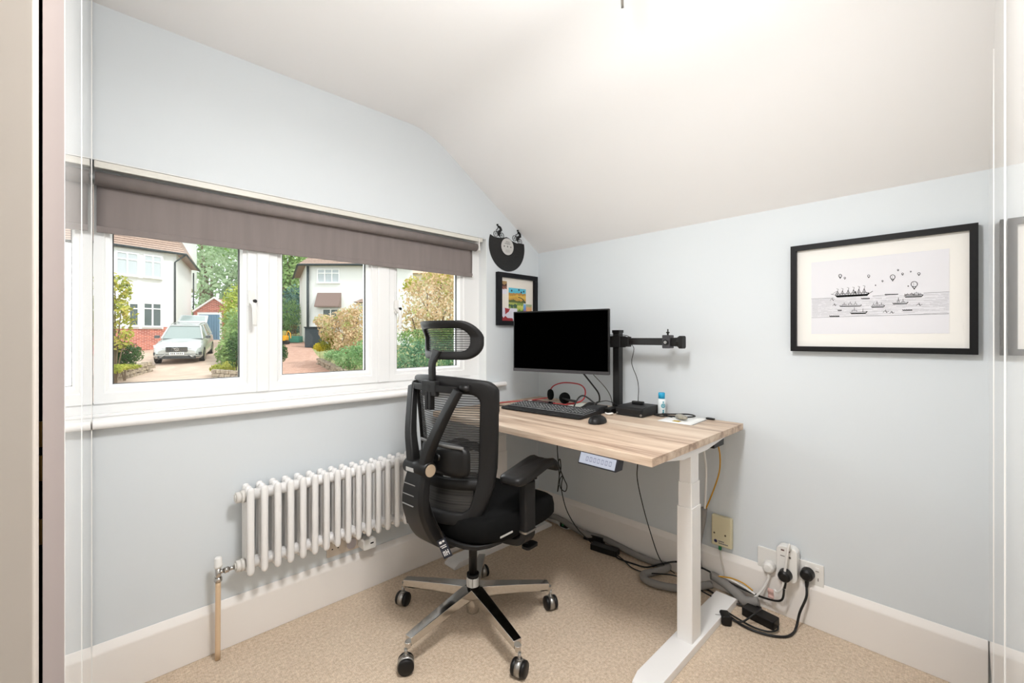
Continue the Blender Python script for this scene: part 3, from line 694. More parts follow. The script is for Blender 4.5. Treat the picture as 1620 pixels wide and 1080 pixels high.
# control panel, tilted, hung below the front edge
hx0 = MB(); A = [(1.222, .709), (1.238, .7469), (1.275, .7469), (1.262, .709)]
hx0.prism([(x-1.60, .786-1.27, z) for x, z in A], [(x-1.60, .940-1.27, z) for x, z in A]); h = hx0.build('control_panel', mat('navy_black_plastic', '#14131c', .35), dk, bevel=.002)
def face(y, t, e=0):   # point on sloping face, t 0 bottom..1 top
    a, c = Vector((1.222-1.60, 0, .709)), Vector((1.238-1.60, 0, .7469)); p = a+(c-a)*t; n = Vector((-.92, 0, .388))*(.0008+e); return (p.x+n.x, y-1.27, p.z+n.z)
b = MB(); b.prism([face(.792, .12), face(.936, .12), face(.936, .98), face(.792, .98)], [face(.792, .12, -.001), face(.936, .12, -.001), face(.936, .98, -.001), face(.792, .98, -.001)])
b.build('button_face', mat('silver_face', '#9fa4b2', .4), h)
b = MB()
for k in range(7):
    y = .905-k*.0155
    for (ya, yb, ta, tb) in ((y-.0045, y+.0045, .68, .74), (y-.0045, y+.0045, .36, .42), (y-.0045, y-.0033, .36, .74), (y+.0033, y+.0045, .36, .74)):
        b.prism([face(ya, ta, .0004), face(yb, ta, .0004), face(yb, tb, .0004), face(ya, tb, .0004)], [face(ya, ta, -.0005), face(yb, ta, -.0005), face(yb, tb, -.0005), face(ya, tb, -.0005)])
b.build('buttons', mat('button_grey', '#74778a', .5), h)

# ---------------------------------------------------------------- things on the desk
T = DZ
# keyboard
kb = thing('keyboard', 'black full-size keyboard with wrist rest in front of the monitor', 'keyboard', (1.66, 1.455, T), math.radians(5))
# long axis along y (local), front edge towards -x
KW, KD = .243, .105
def kz(x): return .010 + .010*(x+KD)/(2*KD)
b = MB(); outl = rrect(-KD, KD, -KW, KW, .018, 5)
outl = [(x, y) for x, y in outl]
b.prism([(x, y, .003) for x, y in outl], [(x*.99, y*.995, kz(x)+.002 if x > -.09 else .010) for x, y in outl]); b.build('keyboard_body', M_blackm, kb, bevel=.0015)
b = MB()
rows = [(-.035, 1), (-.016, 1), (.003, 1), (.022, 1), (.041, 1), (.066, .8)]
M_key = mat('key_caps', '#2e2e2e', .3, spec=.7)
for rx_, sc in rows:
    y = -KW+.012
    while y < KW-.022:
        wk = .0165
        if rx_ == -.035 and -.02 < y < .06: wk = .09 if y > -.02 else .0165
        z = kz(rx_)+.002
        b.prism([(rx_-.0085, y, z), (rx_+.0085*sc, y, z), (rx_+.0085*sc, y+wk, z), (rx_-.0085, y+wk, z)],
                [(rx_-.0065, y+.0015, z+.0055), (rx_+.0065*sc, y+.0015, z+.006), (rx_+.0065*sc, y+wk-.0015, z+.006), (rx_-.0065, y+wk-.0015, z+.0055)])
        y += wk+.0028
        if abs(y-(-.075)) < .009: y += .010
        if abs(y-(-.13)) < .009: y += .006
b.build('keys', M_key, kb)
b = MB(); xs = (-.046, .075)
b.prism([(x, y, kz(x)+.0015) for x, y in ((xs[0], -KW+.010), (xs[1], -KW+.010), (xs[1], KW-.010), (xs[0], KW-.010))], [(x, y, kz(x)+.0028) for x, y in ((xs[0], -KW+.010), (xs[1], -KW+.010), (xs[1], KW-.010), (xs[0], KW-.010))]); b.build('key_plate', mat('key_plate_glare', '#8a8a8a', .4), kb)  # plate colour lightened to paint in the glare between the keys
b = MB(); 
for rx_, sc in rows[:5]:
    y = -KW+.018
    while y < KW-.022:
        z = kz(rx_)+.0085; b.box(rx_-.003, rx_+.004, y, y+.005, z-.0003, z+.0001); y += .0193
b.build('key_legends', mat('legend_white', '#cfcfcf', .6), kb)
# mouse
ms = thing('mouse', 'black wireless mouse on the desk right of the keyboard', 'mouse', (1.598, 1.118, T), math.radians(10))
b = MB()
def mf(u, v):
    a = u*2*PI; ph = v*PI/2; rx, ry = .060, .035
    return (rx*math.cos(a)*math.cos(ph)**.75, ry*math.sin(a)*(1-.12*math.cos(a))*math.cos(ph)**.75, .002+.031*math.sin(ph)*(1-.18*math.cos(a)*math.cos(ph)))
b.grid(mf, 32, 10); b.build('mouse_shell', M_black, ms)
MB().rbox(.012, .030, -.0035, .0035, .024, .031, r=.003).build('scroll_wheel', M_blackm, ms)
# zipped black case with a small device on top
cs = thing('black_case', 'flat black leather case lying near the monitor post', 'case', (1.905, 1.105, T), math.radians(2))
b = MB(); pr = [(-.080, .002), (-.080, .030), (-.070, .038), (-.02, .046), (.078, .046), (.078, .002)]
b.prism([(x, -.070, z) for x, z in pr], [(x, .070, z) for x, z in pr]); b.build('case_body', mat('black_leather', '#1a1a1b', .5, bump=(250, .4, .001)), cs, bevel=.004)
b = MB(); b.prism([(x, -.066, z) for x, z in [(-.084, .020), (-.086, .034), (-.07, .043), (-.03, .0475), (-.03, .0455), (-.068, .041), (-.081, .033), (-.080, .020)]], [(x, .066, z) for x, z in [(-.084, .020), (-.086, .034), (-.07, .043), (-.03, .0475), (-.03, .0455), (-.068, .041), (-.081, .033), (-.080, .020)]]); b.build('flap', mat('black_leather', '#1a1a1b'), cs)
MB().cyl((-.0845, -.062, .012), (-.0795, -.062, .012), .005).build('stud', M_steel, cs); MB().cyl((-.0835, .062, .012), (-.0795, .062, .012), .004).build('stud', M_steel, cs)
sm = thing('usb_hub', 'small black device lying on top of the black case', 'device', (1.93, 1.115, T+.046))
MB().rbox(-.012, .012, -.030, .030, 0, .014, r=.006).build('hub_body', M_black, sm, bevel=.003)
tag(MB().tube([(1.925, 1.155, 1.118), (1.935, 1.140, 1.09), (1.93, 1.150, 1.02), (1.935, 1.125, .95), (1.94, 1.118, .90), (1.935, 1.118, .832)], .0017, n=6).build('thin_cable', M_cable), 'thin black cable hanging from the monitor arm to the small device', 'cable')
# glue-stick shaped spray bottle
sp_ = thing('spray_bottle', 'small white bottle with bright blue cap beside the black case', 'bottle', (1.985, 1.020, T))
MB().lathe([(.017, 0), (.018, .003), (.018, .072), (.014, .078)]).build('bottle_body', mat('translucent_white', '#dfe5e6', .25), sp_)
MB().lathe([(.0155, .078), (.0155, .104), (.013, .107)]).build('cap', mat('sky_blue_cap', '#2aa3cf', .35), sp_)
b = MB()
for k in range(14):
    a = 2*PI*k/14; ca = math.radians(232)
    b.cyl((.0183*math.cos(ca+.45*math.cos(a)), .0183*math.sin(ca+.45*math.cos(a)), .045+.0085*math.sin(a)), (.0187*math.cos(ca+.45*math.cos(a)), .0187*math.sin(ca+.45*math.cos(a)), .045+.0085*math.sin(a)), .0028, n=6)
b.cyl((.018*math.cos(ca), .018*math.sin(ca), .045), (.0187*math.cos(ca), .0187*math.sin(ca), .045), .004, n=8)
for z in (.022, .014, .062):
    b.cyl((.018*math.cos(ca), .018*math.sin(ca), z), (.0186*math.cos(ca), .0186*math.sin(ca), z), .004, n=8)
b.build('label_mark', mat('teal_print', '#2b8fa0', .5), sp_)
# papers
pa = thing('paper_sheets', 'white paper sheets at the right back of the desk', 'paper', (1.925, .885, T), math.radians(3))
b = MB(); b.grid(lambda u, v: (-.105+.21*u, -.074+.148*v, .0015+.0012*math.sin(u*5)*v), 8, 6, thick=(0, 0, .0006)); b.build('sheet', M_paper, pa)
b = MB(); b.grid(lambda u, v: (-.09+.2*u, -.078+.14*v, .0003+.0004*math.sin(u*3)), 4, 4, thick=(0, 0, .0004)); b.build('under_sheet', mat('grey_sheet', '#8b8a88', .6), pa)
b = MB(); b.box(-.075, -.045, -.010, .022, .0024, .0030); o = b.build('yellow_print', mat('mustard_print', '#b59a2e', .6), pa)
# glasses-like tangle: small grey corded gadget
gd = thing('corded_gadget', 'pale grey oval gadget with black beaded cord on the paper', 'gadget', (1.905, .885, T+.003), math.radians(60))
b = MB(); b.grid(lambda u, v: (.040*math.cos(u*2*PI)*math.sin(v*PI), .018*math.sin(u*2*PI)*math.sin(v*PI), .013+.012*math.cos(v*PI)), 20, 10); b.build('gadget_body', mat('warm_grey_plastic', '#a8a294', .35, noise=(60, .6)), gd)
tag(MB().tube([(1.93, .94, T+.006), (1.95, 1.0, T+.01), (1.985, .975, T+.008), (2.005, .90, T+.014), (1.99, .86, T+.012), (1.95, .885, T+.009), (1.945, .96, T+.006), (1.915, .985, T+.006), (1.93, 1.03, T+.006), (1.96, .965, T+.012)], .0034, n=7).build('beaded_cord', M_cable), 'black cord tangled behind the grey gadget', 'cord')
tag(MB().rbox(2.012, 2.030, .785, .822, T, T+.008, r=.004).build('cable_clip', M_black, bevel=.001), 'small black clip at the right back corner of the desk', 'clip')
# dock / small black boxes and a phone-like object behind keyboard
dc = thing('docking_station', 'black wedge-shaped dock behind the mouse', 'dock', (1.795, 1.265, T), math.radians(4))
b = MB(); pr = [(-.052, 0), (-.056, .022), (-.03, .034), (.05, .034), (.05, 0)]
b.prism([(x, -.035, z) for x, z in pr], [(x, .035, z) for x, z in pr]); b.build('dock_body', mat('charcoal_plastic', '#2a2a2c', .45), dc, bevel=.002)
b = MB(); b.box(-.0575, -.055, .004, .016, .010, .014); b.build('port', mat('blue_port', '#2b3a86', .4), dc)
b = thing('power_brick', 'flat black box between the dock and the case', 'box', (1.86, 1.218, T), math.radians(0))
MB().rbox(-.05, .05, -.026, .018, 0, .026, r=.004).build('brick_body', M_black, b, bevel=.003)
tag(MB().tube([(1.785, 1.205, T+.008), (1.778, 1.187, T+.007), (1.79, 1.172, T+.010), (1.805, 1.180, T+.006), (1.80, 1.193, T+.005)], .0045, n=8).build('white_plug_lead', M_whitepl), 'short white lead by the end of the black case', 'cable')
nb = thing('notebook', 'pale open notebook partly hidden behind the keyboard', 'notebook', (1.885, 1.415, T), math.radians(0))
b = MB(); b.box(-.08, .08, -.07, .07, 0, .004); b.build('cover', M_black, nb, bevel=.001)
b = MB(); b.box(-.076, .076, -.066, .066, .004, .009); b.build('pages', mat('pale_green_page', '#dfe4da', .7), nb)
ft_ = tag(MB().grid(lambda u, v: (1.83+.075*u, 1.315+.08*v, T+.0105+.026*math.sin(PI*u)*math.sin(PI*v)), 14, 14).build('black_pouch', mat('black_pouch_cloth', '#1d1c1b', .7, bump=(200, .6, .002))), 'soft black pouch lying on the notebook end', 'pouch')
# headset
hsn = thing('headset', 'black headset with red headband lying behind the keyboard', 'headset', (1.86, 1.60, T))
def H(u_, y, z): return (u_-1.86, y-1.60, z-T)
MB().tube([H(1.915, 1.685, .815), H(1.925, 1.66, .862), H(1.925, 1.59, .888), H(1.92, 1.50, .893), H(1.91, 1.44, .885), H(1.90, 1.41, .858), H(1.895, 1.42, .815), H(1.885, 1.46, .793), H(1.88, 1.52, .783)], .0035, n=8, smooth_path=6).build('headband', M_red, hsn)
def earcup(x, y, z, ax, r):
    M_ = Matrix.Translation(H(x, y, z)) @ ax
    return MB().lathe([(.004, -.012), (r*.85, -.012), (r, -.006), (r, .004), (r*.8, .011), (r*.5, .012), (.003, .010)], M=M_).build('ear_cup', M_blackfab, hsn)
earcup(1.88, 1.535, .812, Matrix.Rotation(math.radians(40), 4, 'Z') @ Matrix.Rotation(math.radians(90), 4, 'Y'), .031)
earcup(1.90, 1.655, .818, Matrix.Rotation(math.radians(-30), 4, 'Z') @ Matrix.Rotation(math.radians(90), 4, 'Y'), .031)
MB().tube([H(1.862, 1.535, .812), H(1.855, 1.505, .810), H(1.85, 1.46, .808), H(1.848, 1.435, .806)], lambda t: .005+.003*t, n=8).build('microphone', M_black, hsn)
MB().tube([H(1.905, 1.66, .80), H(1.90, 1.70, .793), H(1.86, 1.73, .786), H(1.80, 1.76, .781), H(1.74, 1.80, .779), H(1.65, 1.82, .778), H(1.58, 1.80, .778), H(1.55, 1.83, .778)], .0028, n=6).build('red_lead', M_red, hsn)
MB().tube([H(1.88, 1.46, .790), H(1.87, 1.50, .780), H(1.865, 1.56, .779), H(1.85, 1.62, .779), H(1.83, 1.68, .779)], .0028, n=6).build('red_lead', M_red, hsn)
MB().cyl(H(1.615, 1.80, .7785), H(1.63, 1.806, .7785), .006, n=10).build('lead_joint', M_black, hsn)
tag(MB().tube([(1.63, 1.80, T+.005), (1.60, 1.775, T+.003), (1.59, 1.75, T+.003), (1.62, 1.70, T+.004)], .0018, n=6).build('headset_cable', M_cable), 'thin black cable from the red lead to the keyboard', 'cable')
ph = thing('mobile_phone', 'dark phone lying flat behind the keyboard, left of the headset', 'phone', (1.835, 1.665, T), math.radians(8))
MB().rbox(-.035, .035, -.070, .070, .0, .009, r=.008).build('phone_body', mat('dark_glass_body', '#17181c', .15), ph, bevel=.001)
tag(MB().rbox(1.80, 1.822, 1.725, 1.742, T, T+.013, r=.003).build('plug_connector', mat('pale_pink_plastic', '#d9c9c4', .4), bevel=.001), 'small pale connector beside the phone', 'connector')

# ---------------------------------------------------------------- monitor and arm
mo = thing('monitor', 'black flat monitor, screen off, held on the desk post', 'monitor', (1.750, 1.468, 1.125), math.atan2(-.14, .525)*-1)
# local: screen faces -x, width along y
MW, MH = .272, .1625
b = MB(); b.rbox(-.006, .010, -MW, MW, -MH, MH, r=.004, axis='x'); b.build('monitor_housing', M_black, mo, bevel=.001)
b = MB(); b.box(-.0075, -.006, -MW+.007, MW-.007, -MH+.017, MH-.007); b.build('screen', M_screen, mo)
b = MB(); b.box(-.0078, -.006, -MW, MW, -MH, -MH+.016); b.build('bezel', mat('grey_bezel', '#4a484a', .35, metal=.3), mo)
b = MB(); b.rbox(.010, .030, -.16, .16, -.09, .09, r=.02, axis='x'); b.box(.03, .045, -.05, .05, -.05, .05); b.build('back_cover', M_black, mo, bevel=.004)
ar = thing('monitor_stand', 'black steel desk post with empty second arm reaching right', 'monitor arm', (1.95, 1.242, T))
PXc, PYc = 0, 0
b = MB(); b.rbox(-.019, .019, -.019, .019, 0, .402, r=.004); b.build('post', mat('black_steel', '#171616', .35), ar)
b = MB(); b.rbox(-.022, .022, -.022, .022, .396, .410, r=.004); b.build('post_cap', M_black, ar)
b = MB(); b.rbox(-.045, .045, -.045, .045, 0, .012, r=.006); b.build('base_plate', mat('black_steel', ''), ar)
b = MB(); b.rbox(-.030, .030, -.032, .032, .322, .380, r=.006); b.rbox(-.022, .010, -.075, -.03, .326, .376, r=.006); b.build('collar', M_blackm, ar, bevel=.002)
b = MB(); b.rbox(-.018, .000, -.262, -.070, .336, .370, r=.003, axis='y'); b.build('right_arm', mat('dark_brown_steel', '#1d1a19', .35), ar)
j = MB(); j.rbox(-.032, .010, -.296, -.258, .322, .384, r=.004, axis='x'); j = j.build('joint_block', mat('grey_joint', '#3d3b3e', .4), ar, bevel=.002)
MB().cyl((-.037, -.277, .350), (-.031, -.277, .350), .013, n=24).build('joint_ring', M_black, j)
MB().cyl((-.040, -.277, .350), (-.036, -.277, .350), .007, n=20).build('joint_bolt', mat('pale_bolt', '#b5b2b0', .3, metal=.8), j)
MB().lathe([(.004, .384), (.004, .392), (.008, .394), (.008, .398), (.003, .400), (.003, .410), (.002, .412)], c=(-.012, -.277, 0), n=12).build('wing_screw', M_black, j)
b = MB(); b.rbox(-.022, .006, -.320, -.296, .332, .372, r=.006, axis='y'); b.cyl((-.008, -.322, .352), (-.008, -.336, .352), .024, n=8); b.rbox(-.030, .014, -.352, -.334, .322, .380, r=.010, axis='y'); b.build('mounting_head', M_blackm, ar, bevel=.002)
b = MB(); b.rbox(-.016, .016, .030, .075, .328, .372, r=.004, axis='y'); b.build('left_arm', mat('black_steel', ''), ar, bevel=.002)
b = MB(); b.tube([(-.01, .07, .35), (-.05, .11, .35), (-.10, .16, .35), (-.145, .21, .35)], .016, n=12); b.build('left_link', mat('black_steel', ''), ar)
MB().tube([(-.03, .06, .376), (-.034, .03, .385), (-.036, 0, .384), (-.034, -.03, .386), (-.03, -.07, .382), (-.02, -.085, .372)], .0018, n=6).build('cable_clip', M_cable, ar)

# cables around the monitor
tag(MB().tube([(1.80, 1.35, .965), (1.83, 1.318, .91), (1.87, 1.305, .86), (1.885, 1.31, .82), (1.85, 1.305, T+.040), (1.82, 1.285, T+.038)], .0042, n=8).build('video_cable', M_cable), 'thick black cable dropping from the monitor to the dock', 'cable')
tag(MB().tube([(1.86, 1.33, .955), (1.90, 1.285, .89), (1.935, 1.275, .84), (1.955, 1.275, T+.014)], .0022, n=6).build('monitor_lead', mat('grey_lead', '#555350', .5)), 'thin grey lead behind the thick monitor cable', 'cable')
tag(MB().tube([(1.735, 1.37, T+.004), (1.755, 1.375, T+.02), (1.79, 1.375, T+.060), (1.81, 1.36, T+.075), (1.825, 1.335, T+.062), (1.83, 1.31, T+.045), (1.825, 1.285, T+.039)], .0038, n=8).build('dock_cable', M_cable), 'black cable arching out of the back of the dock', 'cable')
tag(MB().tube([(1.83, 1.29, T+.037), (1.87, 1.30, T+.042), (1.91, 1.275, T+.046), (1.935, 1.215, T+.024), (1.95, 1.20, T+.02)], .0022, n=6).build('post_cable', M_cable), 'thin black cable running from dock to the post foot', 'cable')

# ---------------------------------------------------------------- cables below the desk
def cable(name, label, pts, r, m=M_cable, sp=6, n=8): return tag(MB().tube(pts, r, n=n, smooth_path=sp).build(name, m), label, 'cable')
psu = thing('laptop_charger', 'black power brick on the carpet against the left part of the skirting', 'charger', (1.975, 1.338, 0), math.radians(10))
MB().rbox(-.026, .026, -.075, .075, .001, .031, r=.007).build('charger_body', M_black, psu, bevel=.003)
b = MB(); b.box(-.012, -.004, -.03, .03, .0311, .0314); b.box(.0, .006, -.02, .03, .0311, .0314); b.build('rating_label', mat('faint_grey_print', '#3a3a3a', .6), psu)
psu0 = thing('laptop_charger', 'second black power brick, standing behind the first against the skirting', 'charger', (2.032, 1.448, 0), math.radians(6))
MB().rbox(-.016, .016, -.062, .062, .001, .040, r=.006).build('charger_body', M_black, psu0, bevel=.003)
psu2 = thing('laptop_charger', 'black power brick on the carpet near the wall sockets, wrapped in its lead', 'charger', (1.952, .578, 0), math.radians(-8))
MB().rbox(-.028, .028, -.062, .062, .001, .034, r=.007).build('charger_body', M_black, psu2, bevel=.003)
pg = thing('mains_plug', 'black plug lying on the carpet, pins up, by the desk foot', 'plug', (1.835, .668, 0), math.radians(35))
b = MB(); b.rbox(-.024, .024, -.016, .020, .001, .040, r=.009, axis='x'); b.build('plug_body', M_black, pg, bevel=.004)
b = MB(); b.box(-.012, -.009, .020, .038, .012, .018); b.box(.009, .012, .020, .038, .012, .018); b.box(-.0015, .0015, .02, .04, .024, .031); b.build('pin', M_steel, pg)
cable('charger_lead', 'black cable with a tied loop hanging from desk to power brick', [(1.93, 1.634, .748), (1.93, 1.632, .60), (1.93, 1.628, .47), (1.93, 1.612, .40), (1.93, 1.582, .345), (1.93, 1.560, .31), (1.93, 1.572, .275), (1.93, 1.605, .285), (1.93, 1.612, .330), (1.93, 1.590, .358), (1.93, 1.600, .30), (1.93, 1.590, .24), (1.935, 1.56, .16), (1.95, 1.50, .08), (1.97, 1.42, .022)], .0028)
tag(MB().tube([(1.925, 1.615, .30), (1.925, 1.625, .26), (1.925, 1.618, .31), (1.925, 1.612, .36), (1.925, 1.618, .43), (1.925, 1.606, .45), (1.925, 1.600, .40), (1.925, 1.612, .355)], .0032, n=6, smooth_path=6).build('cable_tie', M_cable), 'black velcro tie knotted around the hanging cable', 'cable tie')
cable('hanging_lead', 'thin black cable hanging from mid desk behind the white leg', [(1.93, 1.13, .747), (1.93, 1.135, .66), (1.935, 1.12, .55), (1.94, 1.125, .45), (1.95, 1.10, .32), (1.965, 1.07, .2), (1.985, 1.04, .09), (2.0, 1.01, .04), (2.02, .97, .012)], .0024)
cable('floor_lead', 'black cable from the power brick along the skirting to the adapter', [(1.955, 1.262, .015), (1.95, 1.235, .010), (1.965, 1.17, .006), (1.985, 1.10, .006), (1.995, 1.02, .05), (2.02, .95, .075), (2.035, .85, .080), (2.04, .75, .062), (2.035, .66, .055), (2.025, .57, .060), (2.00, .515, .09), (1.998, .505, .138)], .0042)
cable('floor_lead', 'thin black lead lying across the carpet in front of the sleeve', [(1.972, 1.262, .012), (1.955, 1.215, .012), (1.93, 1.15, .005), (1.925, 1.08, .01), (1.91, 1.0, .040), (1.93, .94, .05), (1.945, .87, .048), (1.93, .81, .035), (1.92, .76, .034)], .0030)
cable('mains_lead', 'thick black flex curving over the carpet from the right-hand socket', [(2.044, .438, .155), (2.03, .437, .12), (2.015, .455, .06), (2.0, .462, .012), (1.955, .462, .006), (1.905, .478, .006), (1.868, .53, .006), (1.855, .60, .007), (1.88, .67, .008), (1.93, .72, .009), (1.97, .74, .012), (1.995, .80, .012), (2.01, .86, .01)], .0046)
cable('coiled_lead', 'black lead looped around the right-hand power brick', [(1.855, .655, .012), (1.87, .62, .012), (1.90, .585, .045), (1.95, .575, .050), (1.99, .60, .030), (1.99, .66, .010), (1.965, .72, .010), (1.925, .735, .018), (1.895, .70, .016), (1.88, .64, .012), (1.872, .58, .010), (1.885, .53, .010), (1.915, .508, .012), (1.945, .512, .012)], .0034)
# grey fabric sleeve
tag(MB().tube([(2.045, 1.86, .03), (2.038, 1.72, .05), (2.03, 1.60, .035), (2.02, 1.50, .03), (2.045, 1.40, .030), (2.040, 1.30, .026), (2.03, 1.18, .02), (2.03, 1.08, .02), (2.02, 1.01, .035), (1.985, 1.0, .035), (1.93, 1.04, .024), (1.885, 1.06, .022), (1.85, 1.03, .022), (1.855, .97, .022), (1.89, .90, .022), (1.93, .86, .022), (1.975, .83, .026), (2.02, .80, .028)], .0165, n=12).build('cable_sleeve', M_grey), 'long grey fabric cable sleeve snaking along the skirting', 'cable sleeve')
tag(MB().tube([(2.028, .805, .065), (2.035, .79, .062), (2.04, .74, .045), (2.03, .69, .028), (2.005, .655, .024), (2.0, .625, .035), (2.005, .60, .045)], lambda t: .017+.004*math.sin(t*PI), n=12).build('cable_sleeve', M_grey), 'short end of grey fabric sleeve below the wall sockets', 'cable sleeve')
tag(MB().tube([(2.035, .838, .36), (2.035, .846, .30), (2.035, .858, .24), (2.035, .872, .15), (2.035, .865, .08)], lambda t: .015+.003*t, n=12).build('cable_sleeve', M_grey), 'upright grey fabric sleeve behind the right desk leg', 'cable sleeve')
cable('white_lead', 'white cable rising from the upright sleeve to the desk control box', [(2.035, .835, .35), (2.03, .828, .45), (2.02, .822, .55), (1.98, .815, .64), (1.94, .80, .700), (1.90, .77, .715)], .005, M_whitepl)
cable('yellow_lead', 'yellow cable bowing out from under the right end of the desk', [(2.037, .830, .36), (2.037, .80, .44), (2.035, .770, .54), (2.03, .765, .62), (2.01, .77, .675), (1.96, .775, .705), (1.90, .765, .715)], .0032, mat('yellow_cable', '#c99320', .4))
cable('white_lead', 'white lead running along the skirting below the phone box', [(2.035, .80, .07), (2.04, .74, .074), (2.04, .68, .066), (2.03, .62, .056)], .0040, M_whitepl)
cable('yellow_lead', 'short yellow cable lying over the grey sleeve', [(2.030, .775, .072), (2.038, .72, .082), (2.038, .67, .080), (2.03, .63, .068)], .0030, mat('yellow_cable', ''))
cable('white_lead', 'white lead from the left-hand plug down to the grey sleeve', [(2.043, .574, .136), (2.035, .582, .11), (2.025, .60, .075), (2.015, .618, .05)], .0042, M_whitepl)
cable('white_ring_lead', 'small white cable loop on the floor behind the chair seat', [(2.03, 1.72, .03), (2.035, 1.70, .012), (2.035, 1.665, .006), (2.035, 1.63, .014), (2.035, 1.62, .035)], .004, M_whitepl)
xt = thing('extension_block', 'small black block with the white loop in the far corner under the desk', 'extension lead', (2.035, 1.665, 0))
MB().rbox(-.012, .016, -.028, .028, .012, .045, r=.008).build('block_body', M_black, xt, bevel=.003)
MB().box(-.0135, -.012, -.006, .008, .022, .034).build('indicator', mat('green_boot', ''), xt)
tg = tag(MB().grid(lambda u, v: (2.01+.004*math.sin(v*6), .545+.022*u, .075+.040*v), 4, 6, thick=(.0006, 0, 0)).build('cable_tag', mat('pink_tape', '#dcb6ae', .6)), 'pink tape tag hanging by the adapter cable', 'tag')

# ---------------------------------------------------------------- office chair
CH = thing('office_chair', 'black mesh office chair with headrest and chrome star base', 'office chair', (1.105, 1.376, 0), math.radians(5))
# base
b = MB(); b.lathe([(.020, .045), (.026, .048), (.026, .085), (.030, .10), (.034, .118), (.034, .128), (.028, .135), (.0265, .185), (.024, .188)]); b.build('hub', M_chrome, CH)
b = MB(); b.cyl((0, 0, .182), (0, 0, .200), .0245); b.cyl((0, 0, .200), (0, 0, .40), .0165); b.cyl((0, 0, .30), (0, 0, .40), .020); b.build('gas_column', M_black, CH)
def arm_profile(t):
    w = .026-.010*t; h = .026-.009*t
    return [(-w, -h), (w, -h), (w*.98, h*.5), (w*.55, h), (-w*.55, h), (-w*.98, h*.5)]
ang0 = 43.5-5
castor0 = None
for i in range(5):
    a = math.radians(ang0+72*i); ca, sa = math.cos(a), math.sin(a)
    b = MB(); side = (-sa, ca, 0)
    P = [(.022*ca, .022*sa, .128), (.15*ca, .15*sa, .118), (.32*ca, .32*sa, .100)]
    b.sweep(P, lambda t: [(u, v) for u, v in arm_profile(t)], up=side, smooth_path=4)
    b.cyl((.322*ca, .322*sa, .100), (.322*ca, .322*sa, .078), .013, .010, n=12)
    b.build('base_arm', M_chrome, CH, bevel=.002)
    # castor
    rz = [math.radians(v) for v in (30, 160, 215, 250, 20)][i] if False else math.radians((75, 20, -35, 15, 60)[i])
    cx, cy = .332*ca, .332*sa
    ce = bpy.data.objects.new('castor', None); C.objects.link(ce); ce.parent = CH; ce.location = (cx, cy, 0); ce.rotation_euler = (0, 0, rz)
    ax = 0
    for s_ in (-1, 1):
        b = MB(); y0, y1 = (.011, .025); y0, y1 = s_*y0, s_*y1
        prf = [(.004, y0), (.026, y0), (.0275, y0*1.1), (.0275, y0+(y1-y0)*.7), (.024, y1), (.004, y1)]
        b.lathe(prf, M=Matrix.Translation((0, 0, .0275)) @ Matrix.Rotation(PI/2, 4, 'X'), n=28); b.build('wheel', M_black, ce)
    b = MB(); R1, R2 = .0285, .020; n = 20; pts = [(R1*math.cos(k*PI*1.5/n-PI*.25), R1*math.sin(k*PI*1.5/n-PI*.25)) for k in range(n+1)]+[(R2*math.cos((n-k)*PI*1.5/n-PI*.25), R2*math.sin((n-k)*PI*1.5/n-PI*.25)) for k in range(n+1)]
    b.prism([(x, -.010, z+.0275) for x, z in pts], [(x, .010, z+.0275) for x, z in pts], smooth=True); b.cyl((0, 0, .052), (0, 0, .080), .0055); b.cyl((0, 0, .0535), (0, 0, .060), .010)
    b.build('castor_band', M_steel, ce)
# mechanism, seat pan, seat
b = MB(); b.rbox(-.12, .11, -.075, .075, .375, .425, r=.02); b.rbox(-.055, .055, -.05, .05, .355, .38, r=.02); b.build('mechanism', M_black, CH, bevel=.006)
b = MB(); b.tube([(.03, -.06, .385), (.03, -.14, .385), (.045, -.20, .375), (.06, -.235, .368)], .005); b.rbox(.03, .095, -.262, -.225, .360, .370, r=.012); b.build('lever', M_black, CH)
def seat_s(u, v):   # u across (y), v back..front
    y = -.252+.504*u; x = -.20+.50*v
    return x, y
b = MB()
def pan(u, v):
    a = u*2*PI; ph = v
    rx = .245*ph; ry = .235*ph
    cx = .035
    c, s_ = math.cos(a), math.sin(a)
    k = 1/max(abs(c)**5+abs(s_)**5, 1e-6)**.2
    return (cx+rx*c*k, ry*s_*k, .412+.020*ph**3)
b.grid(pan, 40, 8, thick=(0, 0, -.012)); b.build('seat_pan', M_blackm, CH)
b = MB()
def superel(a, rx, ry, e=4):
    c, s_ = math.cos(a), math.sin(a); k = 1/(abs(c)**e+abs(s_)**e)**(1/e); return rx*c*k, ry*s_*k
rings = [(0.70, .424), (.96, .424), (1.0, .440), (1.0, .475), (.975, .497), (.90, .508), (.6, .508), (.25, .503)]
nn = 48; vr = []
for sc, z in rings:
    r_ = []
    for k in range(nn):
        x, y = superel(2*PI*k/nn, .250*sc, .250*sc); xx = .055+x
        dz = -.030*max(0, (x/.25)-.55)/.45*(1 if z > .45 else .4)      # waterfall front edge
        dz += .012*abs(y/.25)**2 if z > .49 else 0
        r_.append(b.bm.verts.new((xx, y, z+dz)))
    vr.append(r_)
for i in range(len(vr)-1):
    for k in range(nn):
        f = b.bm.faces.new((vr[i][k], vr[i][(k+1) % nn], vr[i+1][(k+1) % nn], vr[i+1][k])); f.smooth = True
b.bm.faces.new(vr[0][::-1]); b.bm.faces.new(vr[-1])
st = b.build('seat', M_blackfab, CH)
b = MB(); b.rbox(-.11, -.045, -.2522, -.2500, .452, .458, r=.002, axis='y'); o = b.build('seat_tab', mat('pale_tab', '#b9b6b2', .5), st); o['label'] = 'pale grey stitched tab'
